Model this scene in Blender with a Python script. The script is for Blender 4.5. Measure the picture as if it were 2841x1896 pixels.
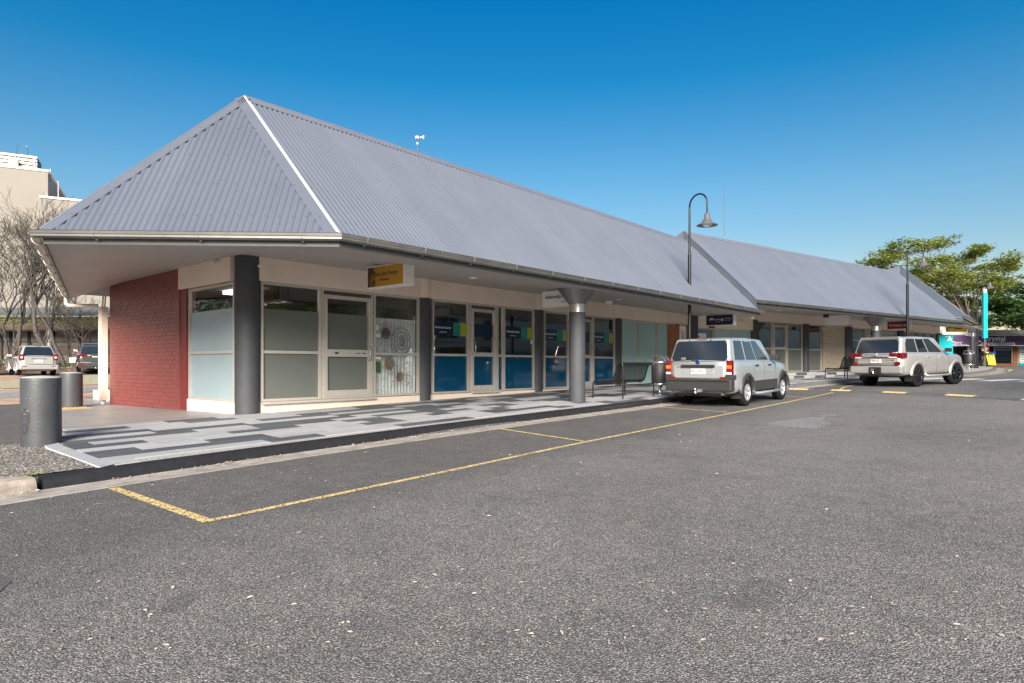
import bpy, bmesh, math, random
from mathutils import Vector, Matrix, noise
R=math.radians; sin,cos,pi=math.sin,math.cos,math.pi
random.seed(11)
for o in list(bpy.data.objects): bpy.data.objects.remove(o)
scn=bpy.context.scene; COL=scn.collection
# ---------------- camera ----------------
FPX=1790.0
cd=bpy.data.cameras.new('camera'); cam=bpy.data.objects.new('camera',cd); COL.objects.link(cam)
cam.location=(0,0,1.36); cam.rotation_euler=(R(90),0,0)
cd.sensor_width=36; cd.lens=36*FPX/2841; cd.shift_x=0.0002; cd.shift_y=(1014-948)/2841
cd.clip_end=2000; cd.clip_start=.1; scn.camera=cam
# ---------------- world, sun, exposure ----------------
SUN_EL,SUN_AZ=R(27),R(180)          # azimuth measured clockwise from +Y: low behind the camera
w=bpy.data.worlds.new('World'); scn.world=w; w.use_nodes=True; nt=w.node_tree; nt.nodes.clear()
sky=nt.nodes.new('ShaderNodeTexSky'); sky.sky_type='NISHITA'; sky.sun_disc=False
sky.sun_elevation=SUN_EL; sky.sun_rotation=SUN_AZ; sky.altitude=0; sky.air_density=1.25; sky.dust_density=.25; sky.ozone_density=3.0
hs=nt.nodes.new('ShaderNodeHueSaturation'); hs.inputs['Saturation'].default_value=1.0; hs.inputs['Hue'].default_value=.5
bg=nt.nodes.new('ShaderNodeBackground'); bg.inputs[1].default_value=.074; wo=nt.nodes.new('ShaderNodeOutputWorld')
tcw=nt.nodes.new('ShaderNodeTexCoord'); spx=nt.nodes.new('ShaderNodeSeparateXYZ'); nt.links.new(tcw.outputs['Generated'],spx.inputs[0])
rmp=nt.nodes.new('ShaderNodeValToRGB'); nt.links.new(spx.outputs[2],rmp.inputs[0]); rmp.color_ramp.elements[0].position=.03; rmp.color_ramp.elements[0].color=(.64,.50,.44,1)
rmp.color_ramp.elements[1].position=.52; rmp.color_ramp.elements[1].color=(.0,.38,.62,1); e_=rmp.color_ramp.elements.new(.25); e_.color=(.32,.52,.58,1); e_=rmp.color_ramp.elements.new(.40); e_.color=(.045,.43,.60,1)
mxw=nt.nodes.new('ShaderNodeMix'); mxw.data_type='RGBA'; mxw.blend_type='MULTIPLY'; mxw.inputs[0].default_value=1
nt.links.new(sky.outputs[0],hs.inputs['Color']); nt.links.new(hs.outputs[0],mxw.inputs[6]); nt.links.new(rmp.outputs[0],mxw.inputs[7]); nt.links.new(mxw.outputs[2],bg.inputs[0]); nt.links.new(bg.outputs[0],wo.inputs[0])
sl=bpy.data.lights.new('sun','SUN'); sl.energy=4.2; sl.angle=R(32); sl.color=(1,.905,.78)
so=bpy.data.objects.new('sun',sl); COL.objects.link(so)
sd=Vector((sin(SUN_AZ)*cos(SUN_EL),cos(SUN_AZ)*cos(SUN_EL),sin(SUN_EL)))
so.rotation_euler=sd.to_track_quat('Z','Y').to_euler()
vs=scn.view_settings; vs.view_transform='Standard'; vs.look='None'; vs.gamma=1; vs.exposure=1.52; vs.use_curve_mapping=False
scn.render.engine='CYCLES'
# ---------------- frames ----------------
class Frame:
    def __init__(s,X,Y,hd):
        s.th=R(hd); s.M=Matrix.Translation((X,Y,0))@Matrix.Rotation(pi/2-s.th,4,'Z')
    def P(s,u,v,z=0): return s.M@Vector((u,v,z))
S1=Frame(0,0,40.74); S2=Frame(8.5,22.5,53.6); S3=Frame(23.5,33.6,40.0); W0=Frame(0,0,90)
S1i=S1.M.inverted()
def uv(X,Y):
    p=S1i@Vector((X,Y,0)); return p.x,p.y
def clamp(x,a,b): return max(a,min(b,x))
def g_off(u,v):
    gw=.302-.0034*clamp(u,0,23)
    if v<8.36: return .15
    if v<12.3: return .15+(gw-.15)*(v-8.36)/3.94
    if v<19.8: return gw-.109*(v-12.3)/7.5
    return gw-.109+(min(v,50)-19.8)*.0165
def road_z(u): return .0207*clamp(u,-70,80)
def path_z(u,v): return road_z(u)+g_off(u,v)
def path2_z(X,Y):
    u,v=uv(X,Y)
    return road_z(u)+.15 if u>24 else path_z(u,v)
# ---------------- materials ----------------
def nodes(name):
    m=bpy.data.materials.new(name); m.use_nodes=True; n=m.node_tree; b=n.nodes['Principled BSDF']; return m,n,b
def N(n,t,**k):
    x=n.nodes.new(t)
    for a,v in k.items(): setattr(x,a,v)
    return x
def rampn(n,src,stops,interp='LINEAR'):
    r=N(n,'ShaderNodeValToRGB'); r.color_ramp.interpolation=interp
    while len(r.color_ramp.elements)<len(stops): r.color_ramp.elements.new(.5)
    for e,(p,c) in zip(r.color_ramp.elements,stops):
        e.position=p; e.color=(c,c,c,1) if isinstance(c,(int,float)) else (*c,1)
    n.links.new(src,r.inputs[0]); return r.outputs[0]
def tex(n,kind='Object'):
    t=N(n,'ShaderNodeTexCoord'); return t.outputs[kind]
def noisen(n,co,scale,detail=4,rough=.6,dist=0):
    x=N(n,'ShaderNodeTexNoise'); x.inputs['Scale'].default_value=scale; x.inputs['Detail'].default_value=detail
    x.inputs['Roughness'].default_value=rough; x.inputs['Distortion'].default_value=dist; n.links.new(co,x.inputs['Vector']); return x.outputs[0]
def mixc(n,fac,a,b,mode='MIX'):
    x=N(n,'ShaderNodeMix',data_type='RGBA',blend_type=mode)
    if isinstance(fac,(int,float)): x.inputs[0].default_value=fac
    else: n.links.new(fac,x.inputs[0])
    for i,s in ((6,a),(7,b)):
        if isinstance(s,tuple): x.inputs[i].default_value=(*s,1)
        else: n.links.new(s,x.inputs[i])
    return x.outputs[2]
def bump(n,b,h,st=.3,dist=.01):
    x=N(n,'ShaderNodeBump'); x.inputs['Strength'].default_value=st; x.inputs['Distance'].default_value=dist
    n.links.new(h,x.inputs['Height']); n.links.new(x.outputs[0],b.inputs['Normal'])
def pm(name,c,rough=.6,metal=0,var=.12,vs=3.,bs=0,bst=.2,coat=0,rand=0,spec=None):
    m,n,b=nodes(name); co=tex(n)
    f=noisen(n,co,vs,5)
    lo=tuple(x*(1-var) for x in c); hi=tuple(min(1,x*(1+var)) for x in c)
    col=rampn(n,f,[(.3,lo),(.7,hi)])
    if rand:
        oi=N(n,'ShaderNodeObjectInfo'); rr=rampn(n,oi.outputs['Random'],[(0,1-rand),(1,1+rand*.0+0)])
        col=mixc(n,1.0,col,rr,'MULTIPLY')
    n.links.new(col,b.inputs['Base Color']); b.inputs['Roughness'].default_value=rough; b.inputs['Metallic'].default_value=metal
    if coat: b.inputs['Coat Weight'].default_value=coat; b.inputs['Coat Roughness'].default_value=.04
    if spec is not None: b.inputs['Specular IOR Level'].default_value=spec
    if bs: bump(n,b,noisen(n,co,bs,4),bst,.01)
    return m
M={}
def asphalt(name,c0,c1,sc=70,patch=True,stones=.5):
    m,n,b=nodes(name); co=tex(n)
    v=N(n,'ShaderNodeTexVoronoi'); v.inputs['Scale'].default_value=sc; n.links.new(co,v.inputs['Vector'])
    cell=rampn(n,v.outputs['Color'],[(0,tuple(x*.62 for x in c0)),(.45,c0),(.8,c1),(.97,tuple(min(1,x*1.7) for x in c1))])
    edge=rampn(n,v.outputs['Distance'],[(.25,1),(.72,.32)])
    col=mixc(n,1.0,cell,edge,'MULTIPLY')
    big=rampn(n,noisen(n,co,.35,5,.65),[(.3,.80),(.5,1.0),(.72,1.16)])
    col=mixc(n,1.0,col,big,'MULTIPLY')
    mid=rampn(n,noisen(n,co,3.2,6,.7),[(.3,(.83,.83,.85)),(.6,(1.06,1.04,1.0))])
    col=mixc(n,1.0,col,mid,'MULTIPLY')
    if patch:
        dp=N(n,'ShaderNodeVectorMath',operation='DOT_PRODUCT'); n.links.new(co,dp.inputs[0]); dp.inputs[1].default_value=(-.7577*.05,.6526*.05,0)
        ad=N(n,'ShaderNodeMath',operation='ADD'); n.links.new(dp.outputs['Value'],ad.inputs[0]); n.links.new(rampn(n,noisen(n,co,.5,4),[(.3,-.02),(.7,.02)]),ad.inputs[1])
        col=mixc(n,1.0,col,rampn(n,ad.outputs[0],[(-.0,(1.14,1.12,1.10)),(.10,(.99,.99,.99)),(.15,(1.07,1.06,1.05)),(.24,(1.0,1.0,1.0)),(.29,(.72,.72,.74)),(.40,(.66,.66,.68))]),'MULTIPLY')
        st=rampn(n,noisen(n,co,.9,3,.5,.6),[(.655,0),(.80,1)])
        col=mixc(n,st,col,(.05,.046,.044))
        br=rampn(n,noisen(n,co,1.7,3,.5,.3),[(.74,0),(.8,1)])
        col=mixc(n,br,col,(.16,.115,.085))
    n.links.new(col,b.inputs['Base Color']); b.inputs['Roughness'].default_value=.85
    bump(n,b,edge,.7,.008); return m
M['asphalt']=asphalt('asphalt',(.180,.173,.168),(.335,.316,.298),105)
M['patch2']=asphalt('old_asphalt_patch',(.15,.152,.155),(.19,.19,.195),140,False)
M['patch']=asphalt('asphalt_patch',(.30,.30,.305),(.37,.37,.375),160,False)
M['aggregate']=asphalt('exposed_aggregate',(.16,.14,.125),(.55,.50,.45),48,False)
M['gravel']=asphalt('grey_gravel',(.36,.34,.33),(.5,.48,.46),40,False)
M['dirt']=pm('brown_dirt',(.36,.23,.16),.95,0,.35,1.3,20,.5)
M['drygrass']=pm('dry_grass_ground',(.33,.30,.19),.95,0,.35,4,60,.8)
M['concrete']=pm('gutter_concrete',(.27,.245,.22),.85,0,.3,5,60,.4)
M['cracked']=pm('old_kerb_concrete',(.30,.25,.215),.85,0,.32,7,50,.6)
M['slab']=pm('path_slab_joint',(.33,.32,.31),.7,0,.12,3,30,.1)
def polished():
    m,n,b=nodes('side_path_concrete'); co=tex(n)
    mp=N(n,'ShaderNodeMapping'); mp.inputs['Scale'].default_value=(.6,3.2,1); n.links.new(co,mp.inputs['Vector'])
    f=noisen(n,mp.outputs[0],1.6,5,.6,.4); col=rampn(n,f,[(.3,(.20,.18,.17)),(.7,(.32,.30,.285))])
    n.links.new(col,b.inputs['Base Color']); n.links.new(rampn(n,f,[(.3,.55),(.7,.36)]),b.inputs['Roughness'])
    bump(n,b,noisen(n,co,14,3),.06,.01); return m
M['sidepath']=polished()
M['paver_light']=pm('light_paver',(.345,.35,.365),.62,0,.10,6,80,.05,rand=.16)
M['paver_dark']=pm('charcoal_paver',(.085,.095,.108),.6,0,.18,6,80,.05,rand=.3)
M['kerbblack']=pm('black_painted_kerb',(.014,.014,.016),.5,0,.3,9,25,.35,rand=0)
M['kerbgrey']=pm('dark_grey_kerb',(.10,.10,.105),.7,0,.25,6,40,.3)
def worn(name,c,thr=(.36,.46)):
    m,n,b=nodes(name); co=tex(n)
    v=N(n,'ShaderNodeTexVoronoi'); v.inputs['Scale'].default_value=55; n.links.new(co,v.inputs['Vector'])
    f=mixc(n,.5,noisen(n,co,16,6,.75),v.outputs['Distance'])
    k=rampn(n,f,[(thr[0],1),(thr[1],0)])
    tr=N(n,'ShaderNodeBsdfTransparent'); mx=N(n,'ShaderNodeMixShader'); out=n.nodes['Material Output']
    b.inputs['Base Color'].default_value=(*c,1); b.inputs['Roughness'].default_value=.75
    cc=rampn(n,noisen(n,co,9,3),[(.3,tuple(x*.75 for x in c)),(.7,c)]); n.links.new(cc,b.inputs['Base Color'])
    kk=N(n,'ShaderNodeInvert'); n.links.new(k,kk.inputs[1])
    n.links.new(kk.outputs[0],mx.inputs[0]); n.links.new(b.outputs[0],mx.inputs[1]); n.links.new(tr.outputs[0],mx.inputs[2]); n.links.new(mx.outputs[0],out.inputs[0]); return m
M['yellow']=worn('worn_yellow_paint',(.76,.57,.24),(.515,.60))
M['yellow2']=worn('yellow_hump_paint',(.78,.60,.26),(.56,.66))
M['whitepaint']=worn('white_road_paint',(.78,.78,.78),(.62,.72))
def roofm():
    m,n,b=nodes('blue_grey_corrugated_steel'); co=tex(n)
    oi=N(n,'ShaderNodeObjectInfo'); rr=rampn(n,oi.outputs['Random'],[(0,.93),(1,1.0)])
    c=rampn(n,noisen(n,co,.9,4),[(.3,(.148,.166,.205)),(.7,(.164,.182,.222))])
    n.links.new(mixc(n,1.0,c,rr,'MULTIPLY'),b.inputs['Base Color']); b.inputs['Roughness'].default_value=.34; b.inputs['Metallic'].default_value=.35
    return m
M['roof']=roofm()
M['flash']=pm('ridge_flashing',(.20,.21,.245),.4,.35,.06,2)
M['flash2']=pm('apron_flashing_steel',(.11,.135,.165),.4,.3,.12,1.5)
M['gutter']=pm('grey_metal_gutter',(.30,.295,.29),.3,.85,.15,2.5)
M['fascia']=pm('dark_grey_fascia',(.10,.10,.105),.5,.1,.1,3)
M['bracket']=pm('cream_bracket',(.62,.54,.47),.45,.1,.1,9)
M['soffit']=pm('taupe_soffit',(.38,.345,.325),.55,0,.05,.8)
M['beam']=pm('cream_render',(.74,.62,.52),.7,0,.05,1.5,120,.12)
M['frame']=pm('cream_aluminium_frame',(.50,.465,.42),.38,.25,.05,6)
M['column']=pm('grey_textured_column',(.046,.05,.058),.62,0,.12,4,90,.5)
M['collar']=pm('brushed_steel_collar',(.62,.61,.60),.3,.9,.06,8)
M['funnel']=pm('grey_steel_funnel',(.22,.225,.235),.33,.65,.1,3)
M['brick']=pm('red_painted_brick',(.205,.050,.045),.42,0,.14,5,70,.35,rand=.14)
M['mortar']=pm('red_painted_joint',(.19,.055,.05),.55,0,.1,5)
M['redtrim']=pm('dark_red_trim',(.17,.022,.022),.5,0,.06,5)
M['hipband']=pm('hip_band_steel',(.155,.17,.21),.34,.4,.05,2)
M['hipedge']=pm('bright_hip_edge',(.62,.64,.68),.35,.3,.05,2)
M['white']=pm('white_gloss_metal',(.78,.77,.76),.3,0,.03,5)
M['black']=pm('black_painted_steel',(.012,.012,.014),.32,.2,.2,8)
M['blackmat']=pm('black_plastic',(.015,.015,.016),.6,0,.2,8)
M['rubber']=pm('tyre_rubber',(.012,.012,.013),.95,0,.2,20,60,.3,spec=.15)
M['steel']=pm('bright_steel',(.6,.6,.61),.25,.9,.06,9)
M['bollard']=pm('grey_painted_bollard',(.05,.054,.06),.5,0,.16,3,30,.35)
M['bollardtop']=pm('pale_bollard_top',(.34,.34,.33),.5,0,.1,5)
M['scuff']=pm('black_scuff',(.03,.03,.034),.6,0,.3,8)
M['chip']=pm('chipped_white_paint',(.6,.62,.64),.7,0,.2,20)
M['frost']=pm('frosted_film_grey',(.13,.14,.128),.45,0,.03,2,spec=.3)
M['frost2']=pm('frosted_film_pale',(.29,.37,.40),.5,0,.04,1)
M['frost3']=pm('frosted_film_mint',(.30,.45,.45),.4,0,.04,1)
M['navy']=pm('navy_film',(.003,.052,.115),.05,0,.05,2,spec=.8)
M['navy2']=pm('dark_navy_film',(.006,.014,.045),.12,0,.05,2)
M['teal']=pm('teal_green_film',(.02,.18,.14),.12,0,.03,2)
M['lime']=pm('lime_film',(.27,.33,.02),.12,0,.03,2)
M['inner']=pm('interior_wall',(.28,.28,.26),.8,0,.05,2)
M['innerd']=pm('interior_floor',(.16,.15,.15),.8,0,.1,2)
M['curtain']=pm('white_printed_curtain',(.72,.72,.74),.85,0,.10,5)
M['printb']=pm('brown_print',(.23,.155,.13),.8,0,.2,10)
M['printt']=pm('tan_print',(.42,.30,.16),.8,0,.2,10)
M['green']=pm('green_leaf',(.03,.11,.02),.6,0,.3,10)
M['paper']=pm('white_paper',(.7,.7,.68),.8,0,.03,5)
M['mustard']=None
M['signred']=pm('dark_red_sign',(.23,.012,.022),.35,0,.04,3)
M['signnavy']=pm('indigo_sign',(.022,.012,.055),.35,0,.04,3)
M['lampglow']=None
M['wallpale']=pm('bright_cream_wall',(.88,.79,.62),.8,0,.05,.5)
M['clip']=pm('small_gutter_clip',(.30,.27,.25),.4,.4,.1,9)
M['signwhite']=pm('sign_letter_white',(.75,.75,.75),.5,0,.02,5)
M['ink']=pm('sign_letter_black',(.012,.012,.014),.5,0,.02,5)
M['signyellow']=pm('yellow_sign',(.72,.58,.02),.4,0,.05,3)
M['tealsign']=pm('teal_sign_panel',(.0,.34,.37),.4,0,.04,3)
M['purple']=pm('purple_sign',(.06,.03,.085),.5,0,.1,2)
M['lilac']=pm('pale_lilac_letter',(.62,.56,.60),.6,0,.05,5)
M['brownbrick']=pm('brown_brick',(.26,.10,.045),.7,0,.25,8,30,.4)
M['parapet']=pm('grey_parapet',(.42,.41,.38),.7,0,.1,1)
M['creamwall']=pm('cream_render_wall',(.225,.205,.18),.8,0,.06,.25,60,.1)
M['shedbrown']=pm('brown_beam',(.13,.085,.06),.7,0,.2,2)
M['slate']=pm('dark_shed_roof',(.10,.105,.12),.6,0,.15,2)
M['roller']=pm('beige_roller_shutter',(.52,.44,.34),.5,.1,.04,3)
M['bark']=pm('grey_bark',(.062,.054,.048),.9,0,.35,7,30,.6)
M['barkpale']=pm('pale_bark',(.34,.29,.25),.9,0,.3,6,30,.5)
M['timber']=pm('fence_picket',(.045,.05,.05),.6,0,.2,3)
M['orange']=pm('orange_render',(.50,.24,.12),.8,0,.1,1)
M['skin']=pm('skin',(.42,.25,.18),.6,0,.05,9)
M['cloth']=pm('dark_clothes',(.02,.02,.024),.85,0,.2,9)
M['tactile']=pm('yellow_tactile_mat',(.42,.29,.11),.7,0,.1,8)
M['blockwhite']=pm('white_block',(.6,.6,.58),.8,0,.1,6,40,.3)
def leafm(name,c,c2,tr=.35):
    m,n,b=nodes(name); co=tex(n)
    col=rampn(n,noisen(n,co,.9,3),[(.3,c),(.7,c2)])
    g=N(n,'ShaderNodeNewGeometry'); col=mixc(n,1.0,col,rampn(n,g.outputs['Random Per Island'],[(0,.55),(1,1.35)]),'MULTIPLY')
    n.links.new(col,b.inputs['Base Color']); b.inputs['Roughness'].default_value=.55
    t=N(n,'ShaderNodeBsdfTranslucent'); n.links.new(col,t.inputs[0]); mx=N(n,'ShaderNodeMixShader'); mx.inputs[0].default_value=tr
    n.links.new(b.outputs[0],mx.inputs[1]); n.links.new(t.outputs[0],mx.inputs[2]); n.links.new(mx.outputs[0],n.nodes['Material Output'].inputs[0]); return m
M['leafA']=leafm('feathery_yellow_green_leaves',(.17,.23,.05),(.34,.36,.07),.45)
M['leafB']=leafm('dark_green_leaves',(.05,.11,.035),(.10,.17,.045))
M['leafC']=leafm('sparse_young_leaves',(.16,.2,.05),(.25,.27,.08))
M['deadleaf']=leafm('dry_fallen_leaves',(.32,.21,.13),(.60,.50,.41),.1)
def glassm(name,ior=2.1,tint=(.93,.96,.95),rough=0.):
    m,n,b=nodes(name); n.nodes.remove(b); out=n.nodes['Material Output']
    fr=N(n,'ShaderNodeFresnel'); ge=N(n,'ShaderNodeNewGeometry'); mr=N(n,'ShaderNodeMapRange'); n.links.new(ge.outputs['Backfacing'],mr.inputs[0]); mr.inputs[3].default_value=ior; mr.inputs[4].default_value=1/ior; n.links.new(mr.outputs[0],fr.inputs[0])
    t=N(n,'ShaderNodeBsdfTransparent'); t.inputs[0].default_value=(*tint,1); g=N(n,'ShaderNodeBsdfGlossy'); g.inputs['Roughness'].default_value=rough
    mx=N(n,'ShaderNodeMixShader'); n.links.new(fr.outputs[0],mx.inputs[0]); n.links.new(t.outputs[0],mx.inputs[1]); n.links.new(g.outputs[0],mx.inputs[2]); n.links.new(mx.outputs[0],out.inputs[0]); return m
M['glass']=glassm('shop_glass',2.2,(.84,.88,.86)); M['glass2']=glassm('tinted_shop_glass',4.6,(.6,.62,.58))
M['carglass']=pm('tinted_car_glass',(.012,.016,.02),.03,0,.1,2,spec=1.2,coat=.6)
M['reardark']=pm('dark_rear_glass',(.012,.018,.026),.22,0,.1,2,spec=.5)
M['hump']=pm('dark_bitumen_hump',(.085,.085,.088),.85,0,.25,5,60,.4)
def signgrad():
    m,n,b=nodes('mustard_sign_face'); co=tex(n)
    s=N(n,'ShaderNodeSeparateXYZ'); n.links.new(co,s.inputs[0])
    col=rampn(n,s.outputs[1],[(0,(.10,.045,.015)),(.0,(.46,.25,.02)),(.70,(.40,.20,.02)),(.98,(.03,.02,.015))])
    # y runs 0 (street end) to 1.1 (wall end)
    mt=N(n,'ShaderNodeMath',operation='DIVIDE'); n.links.new(s.outputs[1],mt.inputs[0]); mt.inputs[1].default_value=1.14
    rr=col.node; n.links.new(mt.outputs[0],rr.inputs[0])
    n.links.new(col,b.inputs['Base Color']); b.inputs['Roughness'].default_value=.35; return m
M['mustard']=signgrad()
m_,n_,b_=nodes('lit_ceiling_panel'); b_.inputs['Emission Color'].default_value=(1,.97,.9,1); b_.inputs['Emission Strength'].default_value=1.6; M['lampglow']=m_
def paint(name,c,metal=.5,rough=.32):
    m,n,b=nodes(name); b.inputs['Base Color'].default_value=(*c,1); b.inputs['Metallic'].default_value=metal; b.inputs['Roughness'].default_value=rough
    b.inputs['Coat Weight'].default_value=.8; b.inputs['Coat Roughness'].default_value=.04; co=tex(n)
    bump(n,b,noisen(n,co,500,1),.02,.001); return m
M['silver']=paint('silver_car_paint',(.47,.50,.52),.6)
M['silver2']=paint('warm_silver_car_paint',(.50,.485,.47),.55)
M['charcoal']=paint('charcoal_car_paint',(.07,.068,.07),.5)
M['clad']=pm('grey_plastic_cladding',(.036,.036,.037),.5,.15,.08,6)
M['redlens']=pm('red_lamp_lens',(.14,.004,.006),.12,0,.1,9,coat=.7)
M['amberlens']=pm('amber_lamp_lens',(.50,.15,.01),.12,0,.1,9,coat=.7)
M['clearlens']=pm('clear_lamp_lens',(.7,.7,.7),.12,.2,.05,9,coat=.7)
M['chrome']=pm('chrome',(.75,.75,.76),.12,1,.03,9)
M['rimblack']=pm('gloss_black_rim',(.02,.02,.022),.2,.5,.1,9)
M['plate']=pm('number_plate_white',(.68,.68,.68),.4,0,.02,9)
M['maroon']=pm('plate_maroon',(.13,.01,.02),.5,0,.02,9)
M['bluebadge']=pm('blue_badge',(.01,.04,.2),.3,.2,.02,9)
# ---------------- mesh helpers ----------------
class MB:
    def __init__(s): s.v=[];s.f=[];s.m=[];s.sm=[];s.mats=[]
    def mi(s,m):
        if m not in s.mats: s.mats.append(m)
        return s.mats.index(m)
    def add(s,vs,fs,m,smooth=False):
        b=len(s.v); s.v+=[tuple(x) for x in vs]; i=s.mi(m)
        for f in fs: s.f.append([b+k for k in f]); s.m.append(i); s.sm.append(smooth)
        return s
    def box(s,x0,x1,y0,y1,z0,z1,m,T=None):
        vs=[Vector((x,y,z)) for z in (z0,z1) for y in (y0,y1) for x in (x0,x1)]
        if T is not None: vs=[T@p for p in vs]
        return s.add(vs,[(0,2,3,1),(4,5,7,6),(0,1,5,4),(2,6,7,3),(0,4,6,2),(1,3,7,5)],m)
    def bbox(s,x0,x1,y0,y1,z0,z1,b,m,T=None):  # chamfered box
        bm=bmesh.new(); bmesh.ops.create_cube(bm,size=1)
        for v in bm.verts: v.co=Vector(((x0+x1)/2+v.co.x*(x1-x0),(y0+y1)/2+v.co.y*(y1-y0),(z0+z1)/2+v.co.z*(z1-z0)))
        bmesh.ops.bevel(bm,geom=bm.edges[:],offset=b,segments=2,affect='EDGES',profile=.6)
        vs=[(T@v.co if T is not None else v.co.copy()) for v in bm.verts]; fs=[[v.index for v in f.verts] for f in bm.faces]; bm.free()
        return s.add(vs,fs,m,False)
    def quad(s,a,b,c,d,m): return s.add([a,b,c,d],[(0,1,2,3)],m)
    def poly(s,pts,m): return s.add(pts,[tuple(range(len(pts)))],m)
    def prism(s,pts,d,m):   # polygon pts extruded by vector d
        d=Vector(d); n=len(pts); a=[Vector(p) for p in pts]; vs=a+[p+d for p in a]
        return s.add(vs,[tuple(range(n))[::-1],tuple(range(n,2*n))]+[(i,(i+1)%n,n+(i+1)%n,n+i) for i in range(n)],m)
    def tube(s,pts,r,m,n=8,caps=True,r2=None):
        pts=[Vector(p) for p in pts]; k=len(pts); rs=r if isinstance(r,(list,tuple)) else [r+( (r2-r)*i/(k-1) if r2 is not None else 0) for i in range(k)]
        vs=[];up=None
        for i,p in enumerate(pts):
            t=(pts[min(i+1,k-1)]-pts[max(i-1,0)]); t=t.normalized() if t.length>1e-9 else Vector((0,0,1))
            if up is None: up=Vector((0,0,1)) if abs(t.z)<.9 else Vector((1,0,0))
            a=t.cross(up); a=a.normalized() if a.length>1e-6 else t.orthogonal().normalized()
            b=a.cross(t); up=b
            for j in range(n):
                an=2*pi*j/n; vs.append(p+rs[i]*(cos(an)*a+sin(an)*b))
        fs=[(i*n+j,i*n+(j+1)%n,(i+1)*n+(j+1)%n,(i+1)*n+j) for i in range(k-1) for j in range(n)]
        s.add(vs,fs,m,True)
        if caps: s.add(vs[:n],[tuple(range(n))[::-1]],m); s.add(vs[-n:],[tuple(range(n))],m)
        return s
    def lathe(s,prof,m,n=24,c=(0,0,0),T=None,smooth=True,a0=0,a1=2*pi):
        full=abs(a1-a0-2*pi)<1e-6; k=len(prof); nn=n if full else n+1; vs=[]
        for r,z in prof:
            for j in range(nn):
                an=a0+(a1-a0)*j/n; p=Vector((r*cos(an),r*sin(an),z)); p=(T@p if T is not None else p)+Vector(c); vs.append(p)
        fs=[(i*nn+j,i*nn+(j+1)%nn,(i+1)*nn+(j+1)%nn,(i+1)*nn+j) for i in range(k-1) for j in range(n)]
        return s.add(vs,fs,m,smooth)
    def disc(s,c,r,m,n=20,T=None,ry=None):
        vs=[Vector((r*cos(2*pi*j/n),(ry or r)*sin(2*pi*j/n),0)) for j in range(n)]
        vs=[(T@p if T is not None else p)+Vector(c) for p in vs]
        return s.add(vs,[tuple(range(n))],m)
    def mesh(s,name,off=(0,0,0)):
        me=bpy.data.meshes.new(name); o=Vector(off)
        me.from_pydata([tuple(Vector(v)-o) for v in s.v],[],s.f)
        for m in s.mats: me.materials.append(M[m] if isinstance(m,str) else m)
        me.polygons.foreach_set('material_index',s.m); me.polygons.foreach_set('use_smooth',s.sm); me.update(); return me
def link(name,me,parent=None,M4=None):
    o=bpy.data.objects.new(name,me); COL.objects.link(o)
    if parent: o.parent=parent
    if M4 is not None: o.matrix_local=M4
    return o
def tag(o,label=None,cat=None,group=None,kind=None):
    if label:o['label']=label
    if cat:o['category']=cat
    if group:o['group']=group
    if kind:o['kind']=kind
    return o
class Thing:
    def __init__(s,name,label,cat,fr,org,group=None,rot=0):
        s.o=Vector(org); s.fr=fr; s.e=bpy.data.objects.new(name,None); s.e.empty_display_size=.3; COL.objects.link(s.e)
        s.e.matrix_world=fr.M@Matrix.Translation(s.o)@Matrix.Rotation(rot,4,'Z'); tag(s.e,label,cat,group)
    def part(s,name,mb,parent=None,label=None,kind=None):
        o=link(name,mb.mesh(name,s.o),parent or s.e); tag(o,label,None,None,kind); return o
def single(name,mb,label,cat,fr,org,group=None,kind=None):
    o=link(name,mb.mesh(name,org)); o.matrix_world=fr.M@Matrix.Translation(Vector(org)); tag(o,label,cat,group,kind); return o
def struct(name,mb,parent=None,kind='structure'):
    o=link(name,mb.mesh(name),parent); 
    if not parent: o['kind']=kind
    return o
def text_mesh(body,size,mat,T,ext=.002,align='CENTER',shear=0,wx=1.0,bold=0.):
    c=bpy.data.curves.new('t','FONT'); c.body=body; c.size=size; c.extrude=ext; c.align_x=align; c.align_y='CENTER'; c.shear=shear; c.resolution_u=2; c.offset=bold
    o=bpy.data.objects.new('t',c); COL.objects.link(o); bpy.context.view_layer.update()
    me=bpy.data.meshes.new_from_object(o.evaluated_get(bpy.context.evaluated_depsgraph_get())); bpy.data.objects.remove(o)
    me.transform(T@Matrix.Diagonal((wx,1,1,1))); me.materials.clear(); me.materials.append(M[mat]); me.name='lettering'; return me
def basis(origin,xax,yax):
    x=Vector(xax).normalized(); y=Vector(yax).normalized(); z=x.cross(y)
    m=Matrix.Identity(4)
    for i in range(3): m[i][0]=x[i];m[i][1]=y[i];m[i][2]=z[i];m[i][3]=origin[i]
    return m
def sweep(mb,pts,prof,m,closed=False,smooth=False,mats=None):
    """pts: 3D polyline; prof: (n,z) with n to the LEFT of travel"""
    pts=[Vector(p) for p in pts]; k=len(pts); rows=[]
    for i,p in enumerate(pts):
        d1=(pts[i]-pts[i-1]) if i>0 else (pts[1]-pts[0]); d2=(pts[i+1]-pts[i]) if i<k-1 else d1
        a=Vector((-d1.y,d1.x,0)).normalized(); b=Vector((-d2.y,d2.x,0)).normalized(); n=(a+b).normalized(); sc=1/max(.3,n.dot(a))
        rows.append([p+n*sc*q[0]+Vector((0,0,q[1])) for q in prof])
    q=len(prof)
    for i in range(k-1):
        for j in range(q-1):
            mm=mats[j] if mats else m
            mb.add([rows[i][j],rows[i+1][j],rows[i+1][j+1],rows[i][j+1]],[(0,1,2,3)],mm,smooth)
    mb.add(rows[0],[tuple(range(q))],m); mb.add(rows[-1],[tuple(range(q))[::-1]],m)
    return mb
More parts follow.
